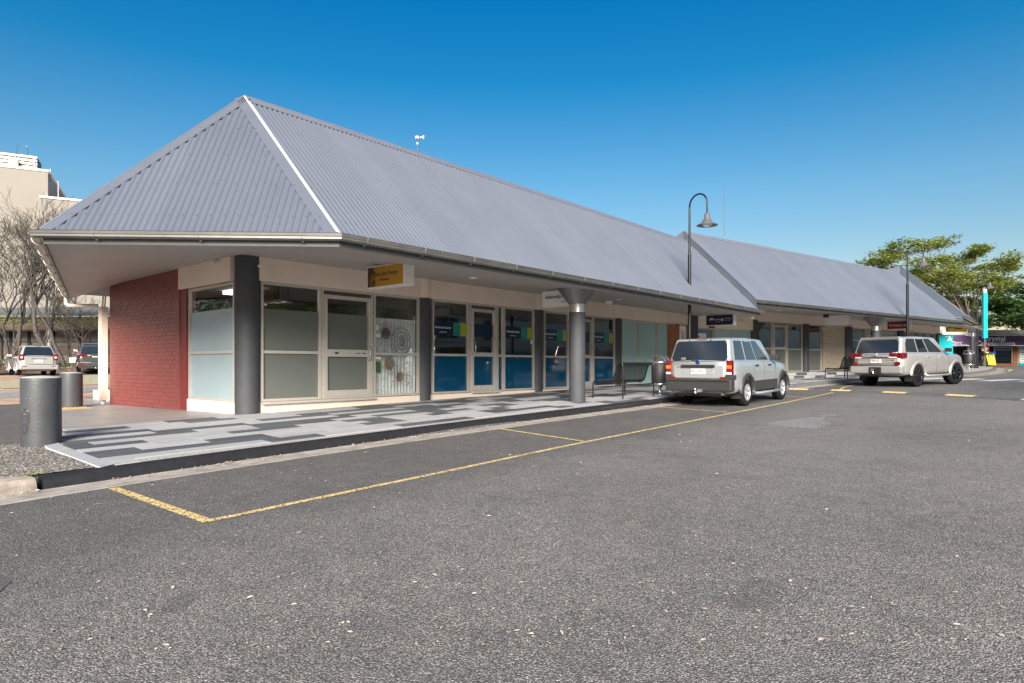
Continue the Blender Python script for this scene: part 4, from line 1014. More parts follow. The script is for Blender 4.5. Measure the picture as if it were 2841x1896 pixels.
# bollards
def bollard(u,v,r,h,label,bat):
    z=path_z(u,v)-.03; T=Thing('bollard',label,'bollard',S1,(u,v,z),'thick grey concrete bollards by the side path'); T.o=Vector((0,0,0))
    mb=MB(); n=28; prof=[(r*.985,-.1),(r,.02),(r*1.004,h*.3),(r*.996,h*.7),(r,h-.03),(r*.985,h-.008),(r*.96,h)]
    mb.lathe(prof,'bollard',n); 
    for i,p in enumerate(mb.v):
        q=Vector(p); k=1+.006*noise.noise(q*4); mb.v[i]=(q.x*k,q.y*k,q.z)
    T.part('post',mb)
    mb=MB(); mb.lathe([(r*.962,h-.001),(r*.9,h+.012),(r*.5,h+.028),(0,h+.033)],'bollardtop',n); T.part('cap',mb)
    if bat:
        rr=r*1.012; mb=MB(); a0=R(-178)
        def dec(az,z0,w,hh,m,nn=14):
            vs=[]
            for i in range(nn):
                t=2*pi*i/nn; k=1+.35*noise.noise(Vector((cos(t)*2,sin(t)*2,z0*9))); a=az+w/r*cos(t)*k*.5; vs.append((rr*cos(a),rr*sin(a),z0+hh*.5*sin(t)*k))
            mb.add(vs,[tuple(range(nn))],m)
        dec(R(-152),.40,.14,.26,'scuff'); dec(R(-152),.26,.10,.15,'scuff')
        for _ in range(8): dec(R(-150+random.gauss(0,12)),random.choice([.60,.55,.49,.66,.45,.38]),random.uniform(.003,.014),random.uniform(.003,.010),'chip',7)
        T.part('scuff_mark',mb)
bollard(2.50,10.70,.235,.93,'nearest grey bollard, with black scuff and chipped paint, at the end of the tiles',True)
bollard(5.03,18.85,.245,.90,'second grey bollard, beside the far end of the red brick wall on a tactile mat',False)
mb=MB(); 
for i in range(9):
    a=4.45+i*.095; mb.box(a,a+.05,18.2,18.95,path_z(5.4,18.6)+.012,path_z(5.4,18.6)+.022,'tactile')
mb.box(4.40,5.32,18.12,19.0,path_z(5.4,18.6)-.02,path_z(5.4,18.6)+.0125,'tactile')
single('tactile_mat',mb,'yellow ribbed tactile mat on the ground in front of the second bollard','mat',S1,(5.4,18.6,path_z(5.4,18.6)))
PB=Thing('planter_bed','white block planter with brown mulch behind the downpipe','planter',S1,(7.4,22.0,.3)); zb=path_z(7,22)
for i,(x,y) in enumerate([(6.55,21.2),(6.55,21.62),(6.55,22.04),(6.97,21.2),(7.39,21.2),(7.81,21.2)]):
    mb=MB(); mb.bbox(x,x+.40,y,y+.40,zb-.05,zb+.26,.01,'blockwhite'); PB.part('block',mb)
mb=MB()
for i in range(260):
    c=Vector((random.uniform(6.9,8.2),random.uniform(21.5,22.6),zb+.18+random.uniform(0,.14))); a=random.random()*6; s=.06
    mb.add([c,c+Vector((cos(a),sin(a),.3))*s,c+Vector((cos(a+1.3),sin(a+1.3),.9))*s*.6],[(0,1,2)],'shedbrown')
PB.part('mulch',mb,kind='stuff')
# ================= HANGING SIGNS =================
def hsign(fr,t,w0,w1,zt,h,face,label,lines=(),th=.26,m='white',fm=.02,deco=None):
    T=Thing('hanging_sign',label,'sign',fr,(t,(w0+w1)/2,zt),'box signs hanging under the canopy')
    mb=MB(); mb.bbox(t,t+th,w0,w1,zt-h,zt,.006,m); T.part('sign_box',mb)
    mb=MB(); f=t-.004; mb.add([(f,w0+fm*1.6,zt-h+fm),(f,w1-fm,zt-h+fm),(f,w1-fm,zt-fm),(f,w0+fm*1.6,zt-fm)],[(0,1,2,3)],face)
    o=link('sign_face',mb.mesh('sign_face',(t,w0,zt-h) if face=='mustard' else T.o),T.e)
    if face=='mustard': o.location=Vector((t,w0,zt-h))-T.o
    for body,sz,cy,cz,mat,kw in lines:
        ltr(T,body,sz,mat,(t-.007,cy,zt-h+cz),(0,-1,0),(0,0,1),T.e,ext=.001,**kw)
    for yy in (w0+.15,w1-.15):
        b=MB(); b.tube([(t+th/2,yy,zt),(t+th/2,yy,zt+.12)],.012,'fascia',6); T.part('hanger',b)
    if deco: deco(T,t,w0,w1,zt,h)
def twigs(T,t,w0,w1,zt,h):
    mb=MB(); rnd=random.Random(4)
    def br(p,a,L,r,d):
        q=p+Vector((0,-cos(a),sin(a)))*L; q.z=clamp(q.z,zt-h+.025,zt-.025); q.y=min(q.y,w1-.025)
        mb.tube([p,q],r,'ink',3,False)
        if d>0:
            for _ in range(3): br(q,a+rnd.uniform(-.9,.9),L*.7,r*.7,d-1)
    for z in (.05,.14,.24,.33): br(Vector((t-.006,w1-.03,zt-h+z)),rnd.uniform(.1,1.3),.09,.0045,4)
    T.part('branch_print',mb,kind='stuff')
hsign(S1,7.88,9.46,10.60,3.315,.43,'mustard','small mustard box sign with black handwriting and a dark branch print, hanging nearest the corner',
  [('Anita Jane Perego',.125,10.02,.26,'ink',dict(shear=.35,wx=.80,bold=-.001)),('Psychologist',.062,10.05,.145,'ink',dict())],th=.25,deco=twigs)
hsign(S1,13.42,9.40,10.50,3.30,.42,'signwhite','white box sign with black brush lettering hanging behind the near funnel column',
  [('Relationships Australia',.135,9.95,.26,'ink',dict(shear=.3,wx=.72,bold=.002)),('QUEENSLAND',.05,9.72,.12,'ink',dict())],th=.15)
def logo(T,t,w0,w1,zt,h):
    mb=MB(); c=Vector((t-.008,w1-.24,zt-h*.52)); n=10
    mb.add([c+Vector((0,.10*cos(a),.09*sin(a)*1.1)) for a in [pi*i/n for i in range(n+1)]],[tuple(range(n+1))],'chip'); mb.add([c+Vector((-.001,-.02+.07*cos(a),.0+.05*sin(a))) for a in [pi*i/n for i in range(n+1)]],[tuple(range(n+1))],'orange')
    T.part('emblem',mb)
    mb=MB(); c=Vector((t-.008,w0+.44,zt-h*.5)); mb.add([c+Vector((0,.045,.04)),c+Vector((0,-.045,.04)),c+Vector((0,-.04,-.03)),c+Vector((0,0,-.06)),c+Vector((0,.04,-.03))],[(0,1,2,3,4)],'chip'); T.part('emblem',mb)
hsign(S1,23.8,9.5,10.6,3.30,.42,'signnavy','dark indigo box sign with small white logos hanging above the near silver four-wheel drive',
  [('BreastScreen',.085,10.13,.23,'signwhite',dict(wx=.8)),('Queensland',.035,10.1,.15,'signwhite',dict()),('Queensland',.06,9.72,.26,'signwhite',dict(wx=.9)),('Government',.045,9.72,.19,'signwhite',dict())],th=.26,deco=logo)
hsign(S2,8.9,1.15,2.2,3.62,.42,'white','blank white box sign hanging over the stepped entry',[],th=.3,m='white',fm=.01)
hsign(S2,15.75,1.4,2.5,3.66,.43,'signred','dark red box sign with white cafe lettering hanging under the middle canopy',[('The Dugong Cafe',.15,1.98,.21,'signwhite',dict(wx=.8,bold=.001))],th=.26)
T6=Thing('hanging_sign','wide yellow and navy box sign under the far canopy','sign',F0,(27.5,40,3.9),'box signs hanging under the canopy'); 
mb=MB(); mb.bbox(26.9,28.12,39.8,40.0,3.43,3.84,.006,'frame'); T6.part('sign_box',mb)
mb=MB(); mb.box(26.94,28.08,39.79,39.798,3.65,3.80,'signnavy'); mb.box(26.94,28.08,39.79,39.798,3.47,3.648,'signyellow'); T6.part('sign_face',mb)
mb=MB(); 
for i in range(14):
    a=26.97+i*.079; hgt=.03+.05*abs(sin(i*2.3)); mb.add([(a,39.786,3.64),(a+.079,39.786,3.64),(a+.05,39.786,3.64+hgt)],[(0,1,2)],'signyellow')
mb.box(27.3,27.75,39.783,39.787,3.60,3.68,'signred'); T6.part('sign_print',mb)
# teal pylon sign "A"
T=Thing('pylon_sign','broad teal pylon sign with a white letter A near the far bin','sign',F0,(24.3,36.2,1.1))
mb=MB(); mb.bbox(23.92,24.69,36.1,36.25,.9,3.08,.01,'tealsign'); T.part('sign_panel',mb)
ltr(T,'A',.34,'signwhite',(24.50,36.09,2.83),(1,0,0),(0,0,1),T.e,ext=.003,bold=.012)
mb=MB(); mb.box(24.24,24.44,36.09,36.098,2.955,2.975,'signwhite'); T.part('sign_print',mb)
# tall teal pole sign
T=Thing('pole_sign','very tall narrow teal pole sign with white top beyond the shops','sign',F0,(32.25,44,1.3))
mb=MB(); mb.bbox(32.11,32.39,43.9,44.1,3.2,6.32,.01,'tealsign'); T.part('sign_panel',mb)
mb=MB(); mb.bbox(32.15,32.35,43.93,44.07,6.32,6.64,.01,'white'); T.part('sign_top',mb)
mb=MB(); mb.tube([(32.25,44,1.2),(32.25,44,3.2)],.05,'fascia',10); T.part('pole',mb)
# A-frame sign, parking sign
T=Thing('a_frame_sign','bright yellow A-frame sign with blue top and red print by the far bench','sign',F0,(33.9,45.8,1.3)); z0=path2_z(33.0,45)+.02
for s in (-1,1):
    mb=MB(); mb.prism([(33.64,45.8-.25*s,z0+.06),(34.18,45.8-.25*s,z0+.06),(34.18,45.8-.02*s,z0+.98),(33.64,45.8-.02*s,z0+.98)],(0,.012*s,0),'signyellow'); T.part('sign_board',mb)
    mb=MB(); 
    for x in (33.62,34.20): mb.tube([(x,45.8-.27*s,z0-.02),(x,45.8-.02*s,z0+1.0)],.014,'fascia',5)
    T.part('frame',mb)
mb=MB(); mb.add([(33.64,45.56,z0+.84),(34.18,45.56,z0+.84),(34.18,45.53,z0+.98),(33.64,45.53,z0+.98)],[(0,1,2,3)],'bluebadge')
for zz in (.76,.68,.14): mb.add([(33.72,45.53,z0+zz-.03),(34.1,45.53,z0+zz-.03),(34.1,45.525,z0+zz),(33.72,45.525,z0+zz)],[(0,1,2,3)],'signred')
T.part('sign_print',mb)
T=Thing('round_sign','magenta sign with a white letter on a post behind the far bench','sign',F0,(35.2,48,1.3))
mb=MB(); mb.box(35.1,35.5,47.97,48.0,2.2,2.85,'signred'); T.part('sign_board',mb); mb=MB(); mb.tube([(35.3,48.02,1.1),(35.3,48.02,2.8)],.03,'fascia',6); T.part('pole',mb)
ltr(T,'P',.4,'signwhite',(35.3,47.96,2.52),(1,0,0),(0,0,1),T.e,ext=.002)
# ================= PERSON ON THE FAR BENCH =================
def skin(name,verts,edges,radii,mat,parent,off=(0,0,0),root=0,sub=2):
    me=bpy.data.meshes.new(name); me.from_pydata(verts,edges,[]); o=bpy.data.objects.new(name,me); COL.objects.link(o)
    m=o.modifiers.new('s','SKIN'); o.modifiers.new('ss','SUBSURF').levels=sub
    for i,r in enumerate(radii): me.skin_vertices[0].data[i].radius=(r,r)
    me.skin_vertices[0].data[root].use_root=True
    bpy.context.view_layer.update(); m2=bpy.data.meshes.new_from_object(o.evaluated_get(bpy.context.evaluated_depsgraph_get())); bpy.data.objects.remove(o)
    m2.materials.clear(); m2.materials.append(M[mat]); m2.polygons.foreach_set('use_smooth',[True]*len(m2.polygons)); m2.name=name
    return link(name,m2,parent)
PT=Thing('person','person in dark clothes sitting on the far bench with one arm along its back','person',F0,(31.1,42.2,path2_z(31,42)),rot=R(50)); PT.o=Vector((0,0,0))
V=[(0,.34,.50),(0,.30,.70),(0,.24,.95),(0,.22,1.08),(0,.24,1.14), (-.11,.38,.50),(-.12,.80,.50),(-.12,.86,.10),(-.12,.98,.04), (.11,.38,.50),(.12,.80,.50),(.13,.84,.10),(.13,.97,.04), (-.19,.24,1.02),(-.36,.12,.96),(-.58,.06,1.0),(-.66,.06,1.0), (.19,.25,1.02),(.25,.34,.76),(.12,.55,.64),(.08,.62,.62)]
Eg=[(0,1),(1,2),(2,3),(3,4),(0,5),(5,6),(6,7),(7,8),(0,9),(9,10),(10,11),(11,12),(2,13),(13,14),(14,15),(15,16),(2,17),(17,18),(18,19),(19,20)]
Rr=[.15,.15,.17,.07,.055,.10,.075,.05,.04,.10,.075,.05,.04,.07,.05,.038,.03,.07,.05,.038,.03]
bdy=skin('body',V,Eg,Rr,'skin',PT.e)
skin('shirt',[V[0],V[1],V[2],V[3],V[13],V[14],V[17],V[18]],[(0,1),(1,2),(2,3),(2,4),(4,5),(2,6),(6,7)],[.165,.165,.185,.075,.085,.06,.085,.06],'cloth',PT.e)
skin('shorts',[V[0],V[5],V[6],V[9],V[10]],[(0,1),(1,2),(0,3),(3,4)],[.165,.112,.085,.112,.085],'cloth',PT.e)
mb=MB(); mb.lathe([(0,-.13),(.05,-.12),(.078,-.06),(.088,0),(.082,.06),(.05,.11),(0,.125)],'skin',16,c=(0,.26,1.25)); mb.box(-.012,.012,.34,.365,1.22,1.26,'skin'); mb.lathe([(0,-.012),(.012,0),(0,.012)],'ink',6,c=(-.032,.335,1.27)); mb.lathe([(0,-.012),(.012,0),(0,.012)],'ink',6,c=(.032,.335,1.27)); mb.box(-.022,.022,.335,.345,1.185,1.192,'maroon'); PT.part('head',mb)
mb=MB(); mb.lathe([(.094,-.04),(.098,.02),(.085,.08),(.05,.125),(0,.14)],'cloth',16,c=(0,.245,1.255)); PT.part('hair',mb)
for sx,base in ((-.66,V[16]),(.08,V[20])):
    for k in range(5):
        dx=-.02 if sx<0 else -.01; f=[Vector(base),Vector(base)+Vector((-.045 if sx<0 else -.03,(k-2)*.014,-.01)),Vector(base)+Vector((-.08 if sx<0 else -.06,(k-2)*.016,-.035))]
        mb=MB(); mb.tube(f,.009,'skin',5,r2=.006); PT.part('finger',mb)
# ================= CARS =================
def solid(bm,mat): pass
def boolean_cut(me,cutters):
    o=bpy.data.objects.new('b',me); COL.objects.link(o); cs=[]
    for c in cutters:
        q=bpy.data.objects.new('c',c); COL.objects.link(q); cs.append(q); m=o.modifiers.new('b','BOOLEAN'); m.operation='DIFFERENCE'; m.solver='EXACT'; m.object=q
    bpy.context.view_layer.update(); r=bpy.data.meshes.new_from_object(o.evaluated_get(bpy.context.evaluated_depsgraph_get()))
    for q in cs+[o]: bpy.data.objects.remove(q)
    return r
def subdiv(me,lv=1):
    o=bpy.data.objects.new('b',me); COL.objects.link(o); m=o.modifiers.new('s','SUBSURF'); m.levels=lv
    bpy.context.view_layer.update(); r=bpy.data.meshes.new_from_object(o.evaluated_get(bpy.context.evaluated_depsgraph_get())); bpy.data.objects.remove(o); return r
def interp(tab,x):
    if x<=tab[0][0]: return tab[0][1]
    for (a,b),(c,d) in zip(tab[:-1],tab[1:]):
        if x<=c: return b+(d-b)*(x-a)/(c-a)
    return tab[-1][1]
def make_car(name,label,sp,loc,heading,detail=True,group='parked cars'):
    """local axes: x forward, y left, z up; origin on the ground under the rear axle"""
    x,y,z,=loc; T=Thing(name,label,sp.get('cat','car'),F0,loc,group); T.o=Vector((0,0,0)); 
    T.e.matrix_world=Matrix.Translation(loc)@Matrix.Rotation(pi/2-R(heading),4,'Z')@Matrix.Rotation(-.0207*sp.get('pitch',1),4,'Y')
    xr,xf=-sp['ro'],sp['wb']+sp['fo']; Wd=sp['W']/2; zb=sp['sill']; belt=sp['belt']; P=sp['paint']
    top=sp['top']   # (x,z) belt and bonnet height
    ns=22; xs=[xr,xr+.03,xr+.12,xr+.3]+[xr+.3+(xf-xr-.75)*i/(ns-8) for i in range(1,ns-8)]+[xf-.45,xf-.25,xf-.1,xf-.02,xf]
    rings=[]
    for X in xs:
        wk=1-.20*max(0,(xr+.32-X)/.32)**2.4-.30*max(0,(X-(xf-.75))/.75)**2.2
        w_=Wd*wk; zt=interp(top,X); zbb=zb+(.10 if X<xr+.06 else 0)+(.06 if X>xf-.1 else 0); h=zt-zbb
        dx=-.035*0
        half=[(0,zbb),(w_*.82,zbb),(w_*.955,zbb+.05),(w_*.985,zbb+.22*h),(w_,zbb+.52*h),(w_*.985,zbb+.80*h),(w_*.955,zbb+.93*h),(w_*.90,zt),(w_*.5,zt+.02),(0,zt+.028)]
        rings.append([Vector((X,a,b)) for a,b in half]+[Vector((X,-a,b)) for a,b in half[-2:0:-1]])
    n=len(rings[0]); mb=MB()
    vs=[p for r in rings for p in r]; fs=[(i*n+j,i*n+(j+1)%n,(i+1)*n+(j+1)%n,(i+1)*n+j) for i in range(len(rings)-1) for j in range(n)]
    fs.append(tuple(range(n))[::-1]); fs.append(tuple((len(rings)-1)*n+j for j in range(n)))
    mb.add(vs,fs,P,True); me=mb.mesh('body'); 
    rt=sp['rt']; ar=rt*sp.get('arch',1.17); cut=[]
    for X in (0,sp['wb']):
        for s in (-1,1):
            c=MB(); c.lathe([(0,-.24),(ar,-.24),(ar,.24),(0,.24)],'blackmat',36,c=(X,s*(Wd-.06),rt),T=Matrix.Rotation(pi/2,4,'X')); cm=c.mesh('c')
            bm=bmesh.new(); bm.from_mesh(cm); bmesh.ops.remove_doubles(bm,verts=bm.verts[:],dist=1e-5); bmesh.ops.recalc_face_normals(bm,faces=bm.faces[:]); bm.to_mesh(cm); bm.free(); cut.append(cm)
    bm=bmesh.new(); bm.from_mesh(me); bmesh.ops.recalc_face_normals(bm,faces=bm.faces[:]); bm.to_mesh(me); bm.free()
    me=boolean_cut(me,cut)
    bd=link('body',me,T.e)
    # greenhouse
    g=sp['gh']; wb_,wt_=Wd*g.get('wb',.90),Wd*g.get('wt',.74); x0b,x0t,x1t,x1b=g['x']; zr=sp['H']
    zb0=interp(top,x0b)-.02; zb1=interp(top,x1b)-.03
    bm=bmesh.new()
    def V(*a): return bm.verts.new(a)
    secs=[(0,x0b,x0t),(.5,(x0b*.5+x1b*.5),(x0t*.5+x1t*.5)),(1,x1b,x1t)]
    rows=[]
    for k,xb_,xt_ in secs:
        zz=zb0+(zb1-zb0)*k; zrr=zr-(0.02 if k==0 else .035 if k==1 else 0)*1; cr_=0 if k!=.5 else 1; e=1 if k==.5 else .975
        rows.append([V(xb_,wb_*e,zz),V(xt_,wt_*e,zrr-.02),V(xt_,wt_*.5,zrr-.02+.02*cr_),V(xt_,0,zrr-.02+.032*cr_),V(xt_,-wt_*.5,zrr-.02+.02*cr_),V(xt_,-wt_*e,zrr-.02),V(xb_,-wb_*e,zz)])
    for a,b in zip(rows[:-1],rows[1:]):
        for j in range(6): bm.faces.new([a[j],a[j+1],b[j+1],b[j]])
    bm.faces.new(rows[0][::-1]); bm.faces.new(rows[2]); bm.faces.new([rows[0][0],rows[1][0],rows[2][0],rows[2][6],rows[1][6],rows[0][6]])
    bmesh.ops.recalc_face_normals(bm,faces=bm.faces[:])
    ed=[e_ for e_ in bm.edges if len(e_.link_faces)==2 and e_.calc_face_angle(0)>R(22)]
    bmesh.ops.bevel(bm,geom=ed,offset=g.get('bev',.065),segments=4,affect='EDGES',profile=.5,clamp_overlap=True)
    gm=bpy.data.meshes.new('cabin'); bm.to_mesh(gm); bm.free(); gm.materials.append(M[P]); gm.polygons.foreach_set('use_smooth',[True]*len(gm.polygons)); link('cabin',gm,T.e)
    # glass helpers: side face bilinear (s along x 0 rear..1 front, t 0 belt..1 roof)
    def side(s,t,sg,o=.006):
        xb_=x0b+(x1b-x0b)*s; xt_=x0t+(x1t-x0t)*s; zz=zb0+(zb1-zb0)*s; zt=zr-.04
        bow=.012*(1-abs(2*s-1)) 
        return Vector((xb_+(xt_-xb_)*t,sg*((wb_*(.975+.025*(1-abs(2*s-1))))*(1-t)+wt_*t*(.975+.025*(1-abs(2*s-1)))+o),zz+(zt-zz)*t))
    for sg in (-1,1):
        for poly in g['win']:
            # polygon given in (s,t); subdivide edges for smoothness
            mb=MB(); pts=[side(s,t,sg,.004) for s,t in poly]; mb.add(pts,[tuple(range(len(pts)))],'blackmat'); T.part('window_seal',mb)
            cs=sum(p[0] for p in poly)/len(poly); ct=sum(p[1] for p in poly)/len(poly)
            mb=MB(); pts=[side(cs+(s-cs)*.955,ct+(t-ct)*.94,sg,.009) for s,t in poly]; mb.add(pts,[tuple(range(len(pts)))],'carglass'); T.part('side_window',mb)
    def rear(a,t,o=.006):  # a -1..1 across, t 0..1
        nx=Vector((-(zr-zb0),0,-(x0b-x0t))).normalized(); nx=nx if nx.x<0 else -nx
        return Vector((x0b+(x0t-x0b)*t,a*(wb_*.975+(wt_-wb_)*t),zb0+(zr-.04-zb0)*t))+nx*o
    def rp(a0,a1,t0,t1,m,name,o,rd=.0,par=None):
        k=rd; pts=[(a0+k*.5,t0),(a1-k*.5,t0),(a1,t0+k),(a1,t1-k),(a1-k*.5,t1),(a0+k*.5,t1),(a0,t1-k),(a0,t0+k)] if rd else [(a0,t0),(a1,t0),(a1,t1),(a0,t1)]
        mb=MB(); mb.add([rear(a,t,o) for a,t in pts],[tuple(range(len(pts)))],m); return T.part(name,mb,parent=par)
    rw=g['rear']; rp(rw[0]-.025,rw[1]+.025,rw[2]-.03,rw[3]+.03,'blackmat','window_seal',.006,.12); rg=rp(*rw,'reardark','rear_window',.012,.10)
    # windscreen
    def front(a,t,o=.008):
        return Vector((x1b+(x1t-x1b)*t+o*.7,a*(wb_*.975+(wt_-wb_)*t),zb1+(zr-.03-zb1)*t+o*.5))
    mb=MB(); mb.add([front(-.9,.08),front(.9,.08),front(.9,.92),front(-.9,.92)],[(0,1,2,3)],'carglass'); T.part('windscreen',mb)
    # wheels
    def wheel(X,sg,steer=0):
        c=MB(); wd=sp.get('tw',.225)/2; r=rt
        Tm=Matrix.Translation((X,sg*(Wd-wd-.015),r))@Matrix.Rotation(steer,4,'Z')@Matrix.Rotation(-pi/2*sg,4,'X')  # local z -> outward
        c.lathe([(r*.62,-wd*.9),(r*.80,-wd),(r*.94,-wd*.92),(r,-wd*.70),(r,wd*.70),(r*.94,wd*.92),(r*.80,wd),(r*.66,wd*.96),(r*.62,wd*.8)],'rubber',36,T=Tm)
        if sp.get('treads'):
            for k in range(44):
                a=2*pi*k/44; Q=Tm@Matrix.Rotation(a,4,'Z'); c.box(r*.985,r*1.012,-.011,.011,-wd*.85,-wd*.1,'rubber',Q); c.box(r*.985,r*1.012,.008,.030,wd*.1,wd*.88,'rubber',Q)
        ty=T.part('wheel',c)
        q=MB(); rm=sp['rim']; rr=r*sp.get('rr',.64)
        q.lathe([(rr,wd*.95),(rr*.96,wd*.96),(rr*.90,wd*.80),(rr*.88,-wd*.3),(0,-wd*.3)],rm if rm!='rimblack' else 'rimblack',32,T=Tm)
        q.lathe([(rr*.87,-wd*.25),(0,-wd*.22)],'blackmat',24,T=Tm)
        ns_=sp.get('spokes',6)
        for k in range(ns_):
            Q=Tm@Matrix.Rotation(2*pi*k/ns_+.3,4,'Z'); w1,w2=sp.get('sw',(.055,.035))
            q.prism([Q@Vector(p) for p in ((.03,-w1,wd*.75),(rr*.92,-w2,wd*.86),(rr*.92,w2,wd*.86),(.03,w1,wd*.75))],(Q.to_3x3()@Vector((0,0,-.04))),rm)
            if rm=='rimblack':
                q.prism([Q@Vector(p) for p in ((.10,-.006,wd*.80),(rr*.86,-.008,wd*.90),(rr*.86,.008,wd*.90),(.10,.006,wd*.80))],(Q.to_3x3()@Vector((0,0,-.01))),'chrome')
        if rm=='rimblack':
            for k in range(20):
                a=2*pi*k/20; q.lathe([(0,.006),(.011,0)],'chrome',6,c=Tm@Vector((rr*.95*cos(a),rr*.95*sin(a),wd*.965)),T=Tm.to_3x3().to_4x4())
        q.lathe([(.075,wd*.72),(.065,wd*.82),(0,wd*.86)],rm,16,T=Tm)
        T.part('rim',q,parent=ty)
    st=sp.get('steer',0)
    for sg in (-1,1): wheel(0,sg); wheel(sp['wb'],sg,st)
    # arch lips
    for X in (0,sp['wb']):
        for sg in (-1,1):
            mb=MB(); n_=20; vs=[]
            a0,a1=R(-12),R(192)
            zc=rt; fl=sp.get('flare',.035); fw=sp.get('flw',.05)
            for i in range(n_+1):
                a=a0+(a1-a0)*i/n_
                for rr_,yy in ((ar-.02,Wd-.05),(ar-.01,Wd+fl*.7),(ar+fw*.4,Wd+fl),(ar+fw,Wd+fl*.2),(ar+fw+.01,Wd-.03)):
                    vs.append((X+rr_*cos(a),sg*yy,max(zc+rr_*sin(a),zb-.01)))
            mb.add(vs,[(5*i+j,5*i+5+j,5*i+6+j,5*i+1+j) for i in range(n_) for j in range(4)],sp.get('flm',P),True); T.part('wheel_arch',mb)
    # underbody
    mb=MB(); mb.box(xr+.15,xf-.2,-Wd*.72,Wd*.72,zb-.06,zb+.25,'blackmat'); mb.tube([(0,-Wd*.8,rt),(0,Wd*.8,rt)],.06,'blackmat',8); mb.tube([(sp['wb'],-Wd*.8,rt),(sp['wb'],Wd*.8,rt)],.05,'blackmat',8); T.part('underbody',mb)
    for sg in (-1,1):
        # mirrors
        mb=MB(); mx,mz=sp['mir']; mb.bbox(mx-.07,mx+.07,sg*(Wd-.05)-(.0 if sg>0 else .22),sg*(Wd-.05)+(.22 if sg>0 else 0),mz-.07,mz+.08,.03,sp.get('mirm','blackmat')); 
        T.part('mirror',mb)
        # door handles, door gaps
        yk=lambda z_: Wd*.998+.004
        for hx in sp['handles']:
            mb=MB(); mb.bbox(hx-.09,hx+.09,sg*(Wd+.000)-.02,sg*(Wd+.0)+.02,belt-.17,belt-.13,.008,sp.get('handm','blackmat')); T.part('door_handle',mb)
        for gx in sp['gaps']:
            mb=MB(); pts=[]
            h=belt-zb
            for k in range(8):
                t=k/7; zz=zb+.08+(h-.12)*t; f=(zz-zb)/h
                w_=Wd*interp([(0,.955),(.22,.985),(.52,1.0),(.80,.985),(.93,.955),(1,.9)],f); pts.append((gx,sg*(w_+.0015),zz))
            mb.tube(pts,.0035,'blackmat',4,False); T.part('door_gap',mb)
    if sp.get('clad'):
        zc0,zc1=sp['clad']
        for sg in (-1,1):
            mb=MB(); mb.bbox(ar+.05,sp['wb']-ar-.05,sg*Wd*.98-.02,sg*Wd*.98+.035,zc0,zc1,.012,'clad'); T.part('side_cladding',mb)
            mb=MB(); mb.bbox(ar+.12,sp['wb']-ar-.12,sg*Wd*.98+.01,sg*Wd*.98+.045,zc1-.10,zc1-.04,.008,'silver' if P=='silver' else P); T.part('side_moulding',mb)
    if sp.get('step'):
        for sg in (-1,1):
            mb=MB(); mb.tube([(ar+.08,sg*(Wd-.06),zb-.02),(ar+.16,sg*(Wd+.06),zb-.03),(sp['wb']-ar-.16,sg*(Wd+.06),zb-.03),(sp['wb']-ar-.08,sg*(Wd-.06),zb-.02)],.038,sp['step'],8); T.part('side_step',mb)
    if sp.get('flaps'):
        for sg in (-1,1):
            mb=MB(); mb.box(-ar-.03,-ar-.01,sg*(Wd-.14)-.13,sg*(Wd-.14)+.13,.20,rt+.12,'blackmat'); T.part('mud_flap',mb)
    # rear end box helper on the tail face
    def rb(name,y0,y1,z0,z1,m,x0=0.,x1=.03,b=.008,par=None,label=None):
        mb=MB(); mb.bbox(xr-x1,xr-x0+.06,y0,y1,z0,z1,b,m); return T.part(name,mb,parent=par,label=label)
    sp['tail'](T,rb,xr,Wd,ltr,rp,rg,locals())
    return T
def rgap(T,X,y0,y1,z0,z1,r=.005):
    mb=MB(); mb.tube([(X,y0,z0),(X,y1,z0),(X,y1,z1),(X,y0,z1),(X,y0,z0)],r,'blackmat',4,False); T.part('panel_gap',mb)
def plate(T,X,y,z,body,mat='maroon',pm_='plate',w=.37,h=.135):
    mb=MB(); mb.bbox(X-.012,X+.02,y-w/2,y+w/2,z-h/2,z+h/2,.004,pm_); p=T.part('number_plate',mb)
    ltr(T,body,h*.78,mat,(X-.0135,y,z+.008),(0,-1,0),(0,0,1),p,ext=.0008,wx=.88,bold=.0015); return p
